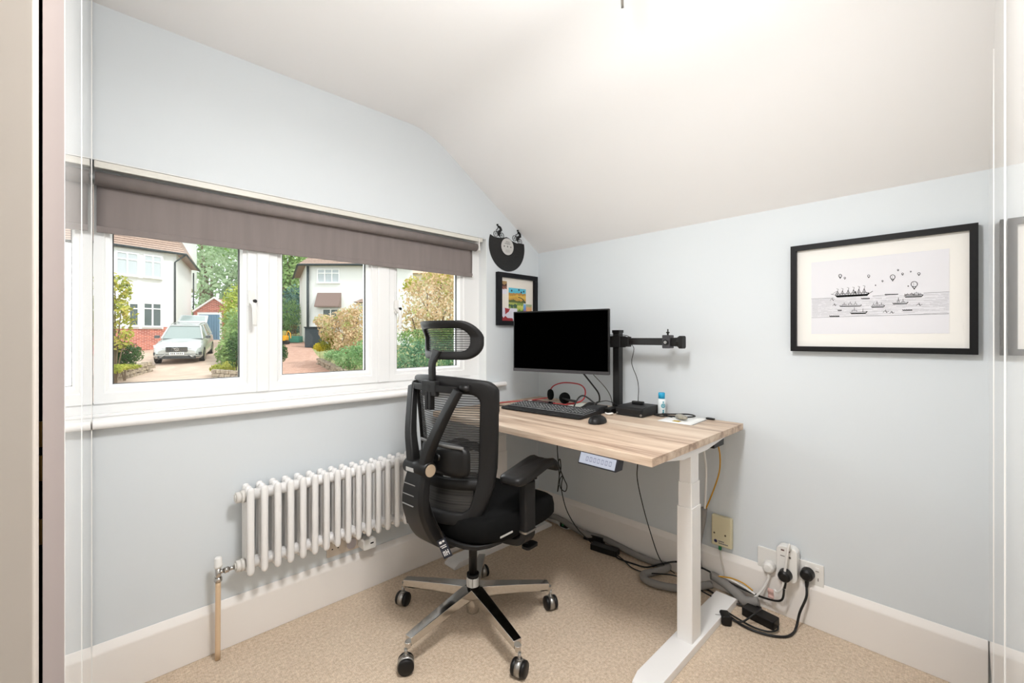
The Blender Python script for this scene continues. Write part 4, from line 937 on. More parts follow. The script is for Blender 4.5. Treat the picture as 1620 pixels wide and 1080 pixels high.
# spine: thick body curving from under the seat out and up to the pivot
def sprof(w, h, t):
    return [(-w, -h*.6), (-w*.8, -h), (w*.8, -h), (w, -h*.6), (w, h*.6), (w*.8, h), (-w*.8, h), (-w, h*.6)]
b = MB(); b.sweep([(-.02, 0, .400), (-.10, 0, .392), (-.170, 0, .400), (-.225, 0, .438), (-.262, 0, .500), (-.280, 0, .560), (-.276, 0, .620), (-.264, 0, .665)], lambda t: sprof(.052+.010*math.sin(t*PI), .028-.006*t, t), up=(0, 1, 0), smooth_path=6)
sp = b.build('spine', M_black, CH, bevel=.003)
for z, x in ((.630, -.2975), (.595, -.3035), (.560, -.3065)):
    MB().box(x-.0012, x+.004, -.020, .044, z-.0012, z+.0012).build('spine_line', mat('pale_lines', '#8f8d8b', .4), sp)
b = MB(); b.cyl((-.264, -.062, .684), (-.264, .062, .684), .0275, n=28); b.build('pivot_barrel', M_black, CH)
b = MB(); b.cyl((-.264, -.0645, .684), (-.264, -.062, .684), .0215, n=28); o = b.build('pivot_cap', mat('pale_gold_cap', '#cdb79d', .35, metal=.5), CH); o['label'] = 'pale gold round cap'
b = MB(); b.box(-.2915, -.288, -.002, .042, .672, .686); o = b.build('badge', mat('silver_badge', '#c8c6c4', .3, metal=.3), CH); o['label'] = 'small silver badge'
# V arms from the pivot to the top of the back
for s_ in (-1, 1):
    b = MB(); b.sweep([(-.262, s_*.036, .690), (-.262, s_*.042, .73), (-.250, s_*.070, .80), (-.222, s_*.103, .89), (-.196, s_*.132, .962)], lambda t: sprof(.020-.003*t, .021-.008*t, t), up=(0, 1, 0), smooth_path=5)
    b.build('back_arm', M_black, CH, bevel=.003)
b = MB(); b.sweep([(-.198, -.128, .962), (-.222, 0, .965), (-.198, .128, .962)], [(-.011, -.005), (.011, -.005), (.011, .005), (-.011, .005)], up=(0, 0, 1), smooth_path=6); b.build('crossbar', M_blackm, CH)
b = MB()
for s_ in (-1, 1): b.cyl((-.185, s_*.128, .968), (-.165, s_*.158, .968), .013, n=16)
b.build('pivot_knob', M_black, CH)
# back frame with two openings
def backx(y, z): return -.200+(1.55+1.2*min(1, max(0, (1.0-z)/.34)))*y*y + (-.02*(1-min(1, max(0, (z-.48)/.2))) if z < .68 else 0)
def yw(z):     # half width of the outer outline
    if z > .62: return .202+.034*min(1, (z-.62)/.36)
    return .202-.036*((.62-z)/.145)**1.2
def top_z(y): return 1.005-.35*y*y
def loop_pts(hw, z0, z1, r, nside=14, seg=8, shape=None):
    """rounded outline, evenly sampled; corners (y, z) in order, same count for every outline"""
    c = [((1, z0), -PI/2), ((1, z1), 0), ((-1, z1), PI/2), ((-1, z0), PI)]; P = []
    for (sy, z), a0_ in c:
        cz = z0+r if z == z0 else z1-r; cy = sy*(hw-r)
        for k in range(seg+1): P.append((cy+r*math.cos(a0_+PI/2*k/seg), cz+r*math.sin(a0_+PI/2*k/seg)))
    out = []; n = seg+1
    for i in range(4):
        out += P[i*n:(i+1)*n]; p, q_ = P[(i+1)*n-1], P[((i+1) % 4)*n]
        out += [(p[0]+(q_[0]-p[0])*k/nside, p[1]+(q_[1]-p[1])*k/nside) for k in range(1, nside)]
    return out
def band(outer, inner, fx, T, bulge=.003):
    """solid ring between two outlines laid on the surface x = fx(y, z)"""
    prof = [(0, .3), (.06, .04), (.2, -bulge/T), (.5, -bulge*1.3/T), (.8, -bulge/T), (.94, .04), (1, .3), (1, .75), (.92, 1), (.08, 1), (0, .75)]
    b = MB(); rings = []
    for (yo, zo), (yi, zi) in zip(outer, inner):
        rings.append([b.bm.verts.new((fx(yo+(yi-yo)*t, zo+(zi-zo)*t)+d*T, yo+(yi-yo)*t, zo+(zi-zo)*t)) for t, d in prof])
    n = len(rings); m = len(prof)
    for i in range(n):
        for k in range(m): f = b.bm.faces.new((rings[i][k], rings[i][(k+1) % m], rings[(i+1) % n][(k+1) % m], rings[(i+1) % n][k])); f.smooth = True
    return b
def taper(P, extra=0):
    return [(y*(yw(z)/.236), z-(.35*y*y if z > .9 else 0)) for y, z in P]
b = band(taper(loop_pts(.230, .478, 1.008, .036)), taper(loop_pts(.182, .524, .952, .030)), backx, .026); b.build('back_frame', M_blackm, CH)
b = MB(); b.grid(lambda u, v: (backx((u*2-1)*.17, .604+.034*v), (u*2-1)*.170, .604+.034*v), 24, 2, thick=(.02, 0, 0)); b.build('frame_crossbar', M_blackm, CH)
b = MB(); b.grid(lambda u, v: (backx((u*2-1)*(.165+.025*v), .63+v*.33)+.014, (u*2-1)*(.165+.025*v), .63+v*.33), 24, 20); b.build('back_mesh', M_mesh, CH)
b = MB(); b.grid(lambda u, v: (backx((u*2-1)*.145, .51+v*.1)+.014, (u*2-1)*.145, .512+v*.10), 20, 10); b.build('lower_mesh', mat('dark_slatted_mesh', '#1b1a19', .45, noise=((2, 2, 160), 3.0), col2='#3c3a38'), CH)
# lumbar pad behind the mesh
b = MB()
def lum(u, v):
    a = u*2*PI; y, z = superel(a, .125*v, .058*v, 5)
    return (-.196+1.2*y*y-.024*(1-v**6), y-.035, .708+z)
b.grid(lum, 40, 10, thick=(.012, 0, 0)); b.build('lumbar_pad', M_black, CH)
b = MB(); b.grid(lambda u, v: (-.216+1.2*((u*2-1)*.12)**2+.002, (u*2-1)*.118-.035, .757+.010*v), 20, 2, thick=(.006, 0, 0)); b.build('lumbar_rim', mat('grey_rim', '#6f6d6b', .5), CH)  # lighter grey strip along the top edge of the pad
b = MB(); b.cyl((-.228, -.05, .72), (-.205, -.05, .72), .012); b.build('lumbar_knob', M_black, CH)
# headrest bracket, stem and headrest
b = MB(); b.sweep([(-.214, 0, .935), (-.214, 0, .99)], [(-.040, -.012), (.040, -.012), (.040, .010), (-.040, .010)], up=(0, 1, 0), smooth_path=0); b.build('headrest_bracket', M_blackm, CH, bevel=.004)
b = MB(); b.sweep([(-.218, 0, .885), (-.218, 0, .95)], [(-.016, -.010), (-.002, -.010), (-.002, -.007), (.002, -.007), (.002, -.010), (.016, -.010), (.016, .010), (-.016, .010)], up=(0, 1, 0), smooth_path=0); b.build('headrest_slider', M_black, CH)
b = MB(); b.sweep([(-.205, 0, .99), (-.207, 0, 1.03), (-.205, 0, 1.055), (-.192, 0, 1.078), (-.185, -.004, 1.10)], lambda t: sprof(.014+.012*max(0, t-.5)*2, .009, t), up=(0, 1, 0), smooth_path=5); b.build('headrest_stem', M_black, CH, bevel=.002)
def hrx(y, z): return -.186+3.3*min(abs(y), .11)**2+.62*max(0, abs(y)-.11)-.55*max(0, z-1.150)-.1*max(0, 1.11-z)
HY0, HZ0, HZ1 = .160, 1.068, 1.207
def hf(u, v):
    y = (u*2-1)*HY0; z = HZ0+v*(HZ1-HZ0); return (hrx(y, z), y, z)
def hk(u, v):
    y = abs((u*2-1)*HY0); z = (HZ0+HZ1)/2-(HZ0+v*(HZ1-HZ0)); az = abs(z); hz = (HZ1-HZ0)/2
    R = .062
    if y > HY0-R and az > hz-R and ((y-HY0+R)**2+(az-hz+R)**2)**.5 > R: return False
    if y < .124 and az < .042:
        r2 = .034
        if y > .124-r2 and az > .042-r2 and ((y-.124+r2)**2+(az-.042+r2)**2)**.5 > r2: return True
        return False
    return True
b = band(loop_pts(.160, 1.066, 1.209, .060, 10, 10), loop_pts(.124, 1.096, 1.180, .034, 10, 10), hrx, .022, .002); b.build('headrest_frame', M_blackm, CH)
b = MB(); b.grid(lambda u, v: (hrx((u*2-1)*.13, 1.09+v*.095)+.014, (u*2-1)*.130, 1.092+v*.092), 20, 10); b.build('headrest_mesh', M_mesh, CH)
# armrests
for s_ in (-1, 1):
    b = MB()
    pr = [(0, 0)]
    def padf(u, v, s_=s_):
        a = u*2*PI; x, y = superel(a, .142*v, .048*v, 6); 
        return x, y
    Z0 = .634
    rg = [(.86, 0), (.97, .002), (1, .008), (1, .020), (.97, .027), (.86, .031), (.45, .030)]
    vr = []
    for sc, z in rg:
        r_ = []
        for k in range(40):
            x, y = superel(2*PI*k/40, .160*sc, .052*sc, 6)
            zc = .010*math.sin((x/.15+.2)*2.0) - (.035*max(0, (x-.07)/.08)**2 if x > .07 else 0)
            ro = s_*math.radians(-8); X_ = x*math.cos(ro)-y*math.sin(ro)+.085; Y_ = x*math.sin(ro)+y*math.cos(ro)+s_*.232
            r_.append(b.bm.verts.new((X_, Y_, Z0+z+zc)))
        vr.append(r_)
    for i in range(len(vr)-1):
        for k in range(40):
            f = b.bm.faces.new((vr[i][k], vr[i][(k+1) % 40], vr[i+1][(k+1) % 40], vr[i+1][k])); f.smooth = True
    b.bm.faces.new(vr[0][::-1]); b.bm.faces.new(vr[-1]); b.build('armrest_pad', M_black, CH)
    b = MB(); b.rbox(-.005, .055, s_*.262-.017, s_*.262+.017, .445, .618, r=.008); b.rbox(-.02, .08, s_*.25-.02, s_*.25+.02, .618, .636, r=.01); b.build('armrest_post', M_blackm, CH)
    b = MB(); b.rbox(-.008, .058, s_*.262-.020, s_*.262+.020, .438, .445, r=.009); o = b.build('armrest_trim', M_steel, CH); 
    b = MB(); b.sweep([(.025, s_*.262, .440), (.025, s_*.258, .415), (.02, s_*.23, .398), (.01, s_*.15, .392), (.0, s_*.06, .392)], lambda t: [(-.030, -.014), (.030, -.014), (.030, .012), (-.030, .012)], up=(1, 0, 0), smooth_path=5); b.build('armrest_bracket', M_black, CH, bevel=.004)
# label hanging on a strap by the spine
b = MB(); b.sweep([(-.262, -.030, .60), (-.262, -.072, .53), (-.24, -.085, .475), (-.225, -.092, .435)], [(-.007, -.001), (.007, -.001), (.007, .001), (-.007, .001)], up=(0, 1, 0), smooth_path=5); stp = b.build('strap', M_black, CH)
Mt = Matrix.Translation((-.232, -.100, .415)) @ Matrix.Rotation(math.radians(12), 4, 'Z') @ Matrix.Rotation(math.radians(-32), 4, 'X')
b = MB(); b.box(-.0012, .0012, -.020, .020, -.032, .032, M=Mt); tg = b.build('tag_card', mat('navy_tag', '#1d2230', .5), stp)
b = MB()
def tb(y0, y1, z0, z1, rot=0): b.box(-.0018, -.0011, y0, y1, z0, z1, M=Mt @ Matrix.Translation((0, 0, 0)))
for y0, y1, z0, z1 in ((.000, .012, .018, .026), (-.014, -.004, .020, .026), (-.014, .014, .008, .011), (-.014, .010, .002, .005), (.010, .013, -.024, -.008), (.004, .012, -.011, -.008), (.003, .006, -.024, -.008), (-.004, -.001, -.024, -.006), (-.012, -.003, -.016, -.013), (-.014, -.011, -.024, -.006)): tb(y0, y1, z0, z1)
b.build('tag_print', mat('white_print', '#e6e6e6', .6), tg)

# ---------------------------------------------------------------- outdoors (a gentle slope rising away from the house)
FW = Vector((math.cos(YAW), math.sin(YAW), 0)); RT = Vector((math.sin(YAW), -math.cos(YAW), 0))
def gz(x, y): return -2.1+.1*(x*FW.x+y*FW.y)
def at(u, v, d):
    """place seen at (u, v) of the photograph at distance d"""
    return FW*d + RT*((u-810)/FPX*d) + Vector((0, 0, CAM_H+(532.5-v)/FPX*d))
def gnd(u, v):
    k = 3.25/(.1+(v-532.5)/FPX); return at(u, v, k)
M_render = mat('white_house_render', '#e6e6e4', .9, spec=.1, bump=(8, .3, .01))
M_frame = mat('house_white_frame', '#f0f0f0', .5)
M_pane = mat('house_window_pane', '#b9c0c4', .15, spec=.6)
M_paned = mat('house_dark_pane', '#55605f', .12, spec=.6)
M_brick = brick_mat('red_brick_wall', '#9c4a3e', '#c9705c', '#d8bcae', w=.23, h=.075, rot=(PI/2, 0, 0))
M_pave = brick_mat('block_paving', '#c9a28e', '#b48a78', '#9d8072', w=.2, h=.1)
M_gutter = mat('dark_gutter', '#30383a', .5)
def tile_mat():
    m = bpy.data.materials.new('roof_tiles'); m.use_nodes = True; nt = m.node_tree; b = nt.nodes['Principled BSDF']
    tc = nt.nodes.new('ShaderNodeTexCoord'); wv = nt.nodes.new('ShaderNodeTexWave'); wv.bands_direction = 'Z'; wv.inputs['Scale'].default_value = 2.2; wv.inputs['Distortion'].default_value = 1.2; wv.inputs['Detail Scale'].default_value = 6; wv.inputs['Detail'].default_value = 2
    r = nt.nodes.new('ShaderNodeValToRGB'); r.color_ramp.elements[0].color = lin('#6f5a50'); r.color_ramp.elements[1].color = lin('#b39a8a')
    nt.links.new(tc.outputs['Object'], wv.inputs[0]); nt.links.new(wv.outputs[0], r.inputs[0]); nt.links.new(r.outputs[0], b.inputs['Base Color']); b.inputs['Roughness'].default_value = .9
    return m
M_tile = tile_mat()
def leaf_mat(name, cols, scale=1.2):
    m = bpy.data.materials.new(name); m.use_nodes = True; nt = m.node_tree; b = nt.nodes['Principled BSDF']; b.inputs['Roughness'].default_value = .7; b.inputs['Specular IOR Level'].default_value = .2
    tc = nt.nodes.new('ShaderNodeTexCoord'); n = nt.nodes.new('ShaderNodeTexNoise'); n.inputs['Scale'].default_value = scale; n.inputs['Detail'].default_value = 7; n.inputs['Roughness'].default_value = .75
    r = nt.nodes.new('ShaderNodeValToRGB'); e = r.color_ramp.elements; e[0].position = .34; e[0].color = lin(cols[0]); e[1].position = .66; e[1].color = lin(cols[-1])
    for i, c in enumerate(cols[1:-1]): k = e.new(.34+.32*(i+1)/(len(cols)-1)); k.color = lin(c)
    nt.links.new(tc.outputs['Object'], n.inputs[0]); nt.links.new(n.outputs['Fac'], r.inputs[0]); nt.links.new(r.outputs[0], b.inputs['Base Color'])
    tr = nt.nodes.new('ShaderNodeBsdfTranslucent'); mx = nt.nodes.new('ShaderNodeMixShader'); mx.inputs[0].default_value = .35
    nt.links.new(r.outputs[0], tr.inputs[0]); nt.links.new(b.outputs[0], mx.inputs[1]); nt.links.new(tr.outputs[0], mx.inputs[2]); nt.links.new(mx.outputs[0], nt.nodes['Material Output'].inputs[0])
    return m
# ground
b = MB(); s_ = 90
P = [(-60, YW+.26), (90, YW+.26), (90, 110), (-60, 110)]
b._add([(x, y, gz(x, y)-.03) for x, y in P], [(0, 1, 2, 3)])
o = b.build('garden_ground', mat('garden_soil_grass', '#7d7a55', .95, noise=(.8, 1.5), col2='#9aa268')); o['kind'] = 'structure'
def road(name, pts, m, e=0):
    b = MB(); V = [Vector(p) for p in pts]; V = [Vector((p.x, p.y, gz(p.x, p.y)+e)) for p in V]
    b.prism([tuple(p-Vector((0, 0, .02))) for p in V], [tuple(p) for p in V]); o = b.build(name, m); o['kind'] = 'structure'; return o
M_drive = mat('pinkish_concrete_drive', '#bda595', .9, noise=(1.5, 1.15), col2='#cdb8a6')
road('driveway', [gnd(110, 640), gnd(425, 620), gnd(350, 575), gnd(352, 536.6), gnd(300, 536.6), gnd(222, 554), gnd(120, 562)], M_drive)
road('brick_driveway', [gnd(380, 620), gnd(545, 610), gnd(500, 560), gnd(487, 541), gnd(450, 540), gnd(446, 560), gnd(432, 590)], M_pave, .004)
road('pavement_strip', [gnd(40, 900), gnd(900, 900), gnd(740, 660), gnd(60, 700)], mat('grey_pavement', '#a8a29a', .9))

def prism_between(b, A, B_, z0, z1, off):
    """wall slab from A to B_, thickness off (vector)"""
    A0, A1 = Vector((A.x, A.y, z0)), Vector((B_.x, B_.y, z0)); o_ = Vector(off)
    b.prism([A0, A1, A1+o_, A0+o_], [v+Vector((0, 0, z1-z0)) for v in (A0, A1, A1+o_, A0+o_)])
def flat_win(parent, A, dirn, nrm, s0, s1, z0, z1, cols, pane, transom=0, name='window'):
    """window of several casements on a facade: A origin, dirn along, nrm outwards"""
    b = MB(); t = .07
    M_ = Matrix(((dirn.x, nrm.x, 0, A.x), (dirn.y, nrm.y, 0, A.y), (0, 0, 1, 0), (0, 0, 0, 1)))
    n = cols; wdt = (s1-s0)/n
    b.box(s0-.05, s1+.05, -.05, .10, z0-.10, z0, M=M_); b.box(s0, s1, -.05, .06, z1-t, z1, M=M_)
    for k in range(n+1): b.box(s0+k*wdt-t/2, s0+k*wdt+t/2, -.05, .07, z0, z1, M=M_)
    if transom: b.box(s0, s1, -.05, .06, z0+(z1-z0)*transom-.03, z0+(z1-z0)*transom+.03, M=M_)
    w_ = b.build(name, M_frame, parent)
    MB().box(s0, s1, -.02, .02, z0, z1, M=M_).build('pane', pane, w_)
    return w_
def house(name, label, A, B_, C_, zg, ze, brick=None):
    """A-B_ front wall (seen left to right), B_-C_ side wall going back"""
    h = thing(name, label, 'house', (0, 0, 0)); D = A+(C_-B_)
    up = lambda p, z: (p.x, p.y, z)
    b = MB(); b.prism([up(p, zg-1) for p in (A, B_, C_, D)], [up(p, ze) for p in (A, B_, C_, D)]); b.build('walls', M_render, h)
    return h, (B_-A).normalized()
flatv = lambda p: Vector((p.x, p.y, 0))
# neighbour opposite, left: front corner at the downpipe
Bc = flatv(at(279, 0, 26.2)); Al = flatv(at(176, 0, 23.6)); Cc = flatv(at(303, 0, 32.5)); dd = (Bc-Al).normalized(); Al2 = Bc-dd*14
h1, _ = house('semi_detached_house', 'white rendered house with brick base, brown tiled roof and bay windows, behind the car', Al2, Bc, Cc, .2, 6.15)
n1 = Vector((dd.y, -dd.x, 0));
if n1.y > 0: n1 = -n1
b = MB(); A0 = Bc-dd*13.9; off = n1*.04; prism_between(b, A0, Bc, -.5, 1.72, off); b.build('brick_base', M_brick, h1)
b = MB(); sd = (Cc-Bc).normalized(); ns = Vector((sd.y, -sd.x, 0)); prism_between(b, Bc, Cc, -.5, 1.60, ns*.03 if ns.x > 0 else -ns*.03); b.build('side_brick_base', M_brick, h1)
# roof, overhanging
b = MB(); e0 = Al2+n1*.35-dd*.3; e1 = Bc+n1*.35+dd*.35; back = sd*7.6
R = [Vector((e0.x, e0.y, 6.1)), Vector((e1.x, e1.y, 6.1)), Vector(((e1+back).x, (e1+back).y, 6.1)), Vector(((e0+back).x, (e0+back).y, 6.1))]
rg0 = (e0+back*.5-dd*0); rg1 = e1+back*.5-dd*2.3
T0, T1 = Vector((rg0.x, rg0.y, 10.2)), Vector((rg1.x, rg1.y, 10.2))
b._add(R+[T0, T1], [(0, 1, 5, 4), (1, 2, 5), (2, 3, 4, 5), (3, 0, 4), (3, 2, 1, 0)]); b.build('roof', M_tile, h1)
b = MB(); g0 = e0+n1*.02; b.tube([(g0.x, g0.y, 6.1), (e1.x+.02, e1.y, 6.1), ((e1+back).x, (e1+back).y, 6.1)], .07, n=8, smooth_path=0)
dp = Bc+n1*.08-dd*.1; b.tube([(e1.x, e1.y, 6.08), (dp.x, dp.y, 5.6), (dp.x, dp.y, .3)], .045, n=8, smooth_path=0)
dp2 = Cc+ns*.12; b.tube([(dp2.x, dp2.y, 5.9), (dp2.x, dp2.y, 1.2)], .045, n=8, smooth_path=0); b.build('gutter', M_gutter, h1)
# shallow bay carrying the windows
def along(u):    # distance from corner Bc along the front wall for image column u
    k = (u-810)/FPX; # solve ray/line
    r = FW+RT*k; # p = t r ; p = Bc - s dd
    # 2x2 solve
    det = r.x*dd.y-r.y*dd.x
    s = (r.x*Bc.y-r.y*Bc.x)/det
    return -s
def zat(u, v, p): return CAM_H+(532.5-v)/FPX*(p.x*FW.x+p.y*FW.y)
def on_front(u): return Bc+dd*along(u)
for (ua, ub, va, vb, cols, pane, tr, nm) in ((182, 216, 434, 399, 2, M_pane, .68, 'upper_window'), (226, 253, 438, 404, 2, M_pane, .70, 'upper_window'), (202, 217, 514, 479, 1, M_paned, .74, 'lower_window'), (225, 253, 515, 479, 2, M_paned, .74, 'lower_window')):
    pm = on_front((ua+ub)/2); flat_win(h1, Bc+n1*.12, dd, n1, along(ua), along(ub), zat(ua, va, pm), zat(ua, vb, pm), cols, pane, tr, nm)
b = MB(); pm = on_front(220)
for va, vb in ((440, 396), (520, 474)):
    prism_between(b, on_front(150), on_front(257), zat(220, va, pm), zat(220, vb, pm), n1*.12)
b.build('bay', M_render, h1)
# taller gable wing at the back
gA = flatv(at(262, 0, 33.5)); gB = flatv(at(297, 0, 33)); gC = gB+sd*6; b = MB(); gD = gA+sd*6
b.prism([(p.x, p.y, 5) for p in (gA, gB, gC, gD)], [(p.x, p.y, 9.6) for p in (gA, gB, gC, gD)]); b.build('gable_wing', M_render, h1)
# garage
g = thing('garage', 'small brick garage with blue door and white gable edge at the drive end', 'garage', (0, 0, 0))
ga, gb_ = flatv(at(306, 0, 30.6)), flatv(at(374, 0, 30.6)); zg = 1.0
b = MB(); zr = zat(0, 494, ga); zp = zat(0, 472, ga); pk = (ga+gb_)*.5; bk = FW*5
A = [(ga.x, ga.y, .2), (gb_.x, gb_.y, .2), (gb_.x, gb_.y, zr), (pk.x, pk.y, zp), (ga.x, ga.y, zr)]
b.prism(A, [tuple(Vector(p)+bk) for p in A]); b.build('garage_walls', M_brick, g)
b = MB(); up = Vector((0, 0, .12)); f_ = -FW*.12
for (p, q_) in ((Vector(A[4]), Vector(A[3])), (Vector(A[3]), Vector(A[2]))): b.prism([p, q_, q_+up, p+up], [p+f_, q_+f_, q_+up+f_, p+up+f_])
b.build('barge_board', M_frame, g)
da, db = flatv(at(316, 0, 30.5)), flatv(at(348, 0, 30.5)); zt = zat(0, 497.5, da)
b = MB(); prism_between(b, da-RT*.14, db+RT*.14, .8, zt+.16, -FW*.04); b.build('door_surround', M_frame, g)
b = MB(); prism_between(b, da, db, .8, zt, -FW*.09); dr = b.build('garage_door', mat('blue_garage_door', '#6f93ad', .5), g)
b = MB(); L = (db-da).length; rd = (db-da).normalized()
for k in range(1, 8):
    p = da+rd*(L*k/8)-FW*.095; b.tube([(p.x, p.y, 1.0), (p.x, p.y, zt)], .012, n=4, smooth_path=0)
b.build('door_groove', mat('blue_groove', '#58788f', .6), dr)

# second white house, middle window
A2 = flatv(at(484, 0, 27.5)); B2 = flatv(at(653, 0, 27.5)); 
C2 = flatv(at(474, 0, 34)); dd2 = (B2-A2).normalized(); n2 = -FW
h2 = thing('detached_house', 'white house with tiled porch canopy and dark downpipe, seen in the middle panes', 'house', (0, 0, 0))
ze2 = zat(0, 419, A2); bk2 = C2-A2
b = MB(); b.prism([(p.x, p.y, -.6) for p in (A2, B2, B2+bk2, C2)], [(p.x, p.y, ze2) for p in (A2, B2, B2+bk2, C2)]); b.build('walls', M_render, h2)
b = MB(); e0 = A2-dd2*.35+n2*.35; e1 = B2+dd2*.3+n2*.35; eb = bk2*1.0
T0 = e0+eb*.55+dd2*3.4; T1 = e1+eb*.55-dd2*2
b._add([(e0.x, e0.y, ze2), (e1.x, e1.y, ze2), ((e1+eb).x, (e1+eb).y, ze2), ((e0+eb).x, (e0+eb).y, ze2), (T0.x, T0.y, ze2+2.6), (T1.x, T1.y, ze2+2.6)], [(0, 1, 5, 4), (3, 0, 4), (1, 2, 5), (2, 3, 4, 5), (3, 2, 1, 0)]); b.build('roof', M_tile, h2)
b = MB(); b.tube([((e0+eb).x, (e0+eb).y, ze2-.04), (e0.x, e0.y, ze2-.04), (e1.x, e1.y, ze2-.04)], .07, n=8, smooth_path=0)
dp = flatv(at(487, 0, 27.35)); b.tube([(dp.x, dp.y, ze2-.1), (dp.x, dp.y, .3)], .08, n=8, smooth_path=0); b.build('gutter', M_gutter, h2)
def sx(u): return (u-484)/FPX*27.5
flat_win(h2, A2, dd2, n2, sx(503), sx(537), zat(0, 446, A2), zat(0, 425, A2), 3, M_pane, .66, 'upper_window')
flat_win(h2, A2, dd2, n2, sx(511), sx(536), zat(0, 520, A2), zat(0, 488, A2), 2, M_paned, 0, 'porch_window')
b = MB(); z0, z1 = zat(0, 484, A2), zat(0, 463, A2); c0, c1 = A2+dd2*sx(502), A2+dd2*sx(540)
b._add([(c0.x, c0.y, z1), (c1.x, c1.y, z1), tuple(Vector((c1.x, c1.y, z0))+n2*.45), tuple(Vector((c0.x, c0.y, z0))+n2*.45), (c0.x, c0.y, z0-.08), (c1.x, c1.y, z0-.08), tuple(Vector((c1.x, c1.y, z0-.08))+n2*.45), tuple(Vector((c0.x, c0.y, z0-.08))+n2*.45)],
       [(0, 1, 2, 3), (4, 7, 6, 5), (3, 2, 6, 7), (0, 3, 7, 4), (1, 5, 6, 2)]); b.build('porch_canopy', mat('brown_canopy_tiles', '#85716a', .8), h2)
b = MB(); z0, z1 = zat(0, 479, A2), zat(0, 469, A2); c0, c1 = A2+dd2*sx(564), A2+dd2*sx(600)
b.prism([tuple(Vector((c0.x, c0.y, z0))+n2*.6), tuple(Vector((c1.x, c1.y, z0))+n2*.6), (c1.x, c1.y, z0), (c0.x, c0.y, z0)], [tuple(Vector(((c0+dd2*.7).x, (c0+dd2*.7).y, z1))), (c1.x, c1.y, z1), (c1.x, c1.y, z1), tuple(Vector(((c0+dd2*.7).x, (c0+dd2*.7).y, z1)))]); b.build('bay_roof', M_tile, h2)
# third house: only roof and upper wall over the tree
h3 = thing('distant_house', 'pale house with low tiled roof above the tree in the right pane', 'house', (0, 0, 0))
a3, b3 = flatv(at(647, 0, 40)), flatv(at(760, 0, 40)); b = MB(); z3 = zat(0, 433, a3); bk3 = FW*8
b.prism([(p.x, p.y, 0) for p in (a3, b3, b3+bk3, a3+bk3)], [(p.x, p.y, z3) for p in (a3, b3, b3+bk3, a3+bk3)]); b.build('walls', mat('cream_render', '#e2d9c8', .9), h3)
b = MB(); p0, p1 = a3-FW*.5-RT*.5, b3-FW*.5+RT*.5; zt = zat(0, 426, a3); q0, q1 = p0+FW*4, p1+FW*4
b.prism([(p0.x, p0.y, z3), (p1.x, p1.y, z3), (p1.x+FW.x*9, p1.y+FW.y*9, z3), (p0.x+FW.x*9, p0.y+FW.y*9, z3)], [(q0.x, q0.y, z3+.9), (q1.x, q1.y, z3+.9), (q1.x, q1.y, z3+.9), (q0.x, q0.y, z3+.9)]); b.build('roof', mat('pinkish_tiles', '#c7a893', .9), h3)
flat_win(h3, a3, RT, -FW, 1.9, 3.1, zat(0, 448, a3), zat(0, 437, a3), 2, M_pane, 0, 'upper_window')

# ---- plants
def foliage(name, label, cat, blobs, n, size, m, trunk=None, group=None, flat=0, stem_col='#6a5a48'):
    """blobs: (centre, (rx, ry, rz)) ; n leaves spread through shells"""
    c0 = blobs[0][0]; base = Vector((c0.x, c0.y, gz(c0.x, c0.y)))
    t = thing(name, label, cat, base, 0, group); b = MB(); tot = sum(r[0]*r[1]+r[1]*r[2]+r[0]*r[2] for _, r in blobs)
    for c, r in blobs:
        k = int(n*(r[0]*r[1]+r[1]*r[2]+r[0]*r[2])/tot)
        for _ in range(k):
            d = Vector((random.gauss(0, 1), random.gauss(0, 1), random.gauss(0, 1))).normalized(); rad = random.uniform(.62, 1.06)
            p = c+Vector((d.x*r[0], d.y*r[1], d.z*r[2]))*rad-base
            nn = (d+Vector((random.uniform(-1, 1), random.uniform(-1, 1), random.uniform(-1, 1)))*.9).normalized(); a = nn.orthogonal().normalized(); a = Matrix.Rotation(random.random()*6.3, 3, nn) @ a; bb = nn.cross(a)
            s = size*random.uniform(.6, 1.35)
            b._add([p-a*s*.9, p-bb*s*.5, p+a*s, p+bb*s*.5], [(0, 1, 2, 3)])
    b.build('foliage', m, t)
    b = MB()
    for c, r in blobs[:4]:
        e = c-base; b.tube([(0, 0, -.1), (e.x*.4, e.y*.4, max(.05, e.z*.5)), (e.x, e.y, e.z+r[2]*.3)], lambda q_: (trunk or .03)*(1-.6*q_), n=6)
    b.build('trunk', mat('bark'+stem_col, stem_col, .9), t)
    return t
L_pale = leaf_mat('pale_green_leaves', ['#86a07a', '#a8bf98', '#c6d4b4'], .9)
L_dark = leaf_mat('dark_green_leaves', ['#2f4a2a', '#4f7040', '#8aa56a'], 1.2)
L_mid = leaf_mat('mid_green_leaves', ['#5d7a4c', '#8ba868', '#bccb90'], 1.4)
L_lime = leaf_mat('yellow_green_leaves', ['#84903c', '#b3b856', '#dcd47c'], 2)
L_autumn = leaf_mat('autumn_leaves', ['#8a9458', '#c2b07c', '#d8b896', '#dcc4a0', '#a9b870', '#c9c07c'], 2.2)
L_mag = leaf_mat('magnolia_leaves', ['#5c7038', '#97a045', '#c8bf62', '#a98a50'], 3)
def A_(u, v, d): return at(u, v, d)
foliage('willow_tree', 'large pale green tree filling the gap right of the white house', 'tree', [(A_(335, 440, 46), (4.2, 4, 4.5)), (A_(375, 470, 44), (4, 3, 3.6)), (A_(318, 400, 48), (2.4, 3, 4)), (A_(390, 410, 46), (4, 3, 4)), (A_(420, 450, 46), (4, 3, 5))], 5200, .26, L_pale, .25)
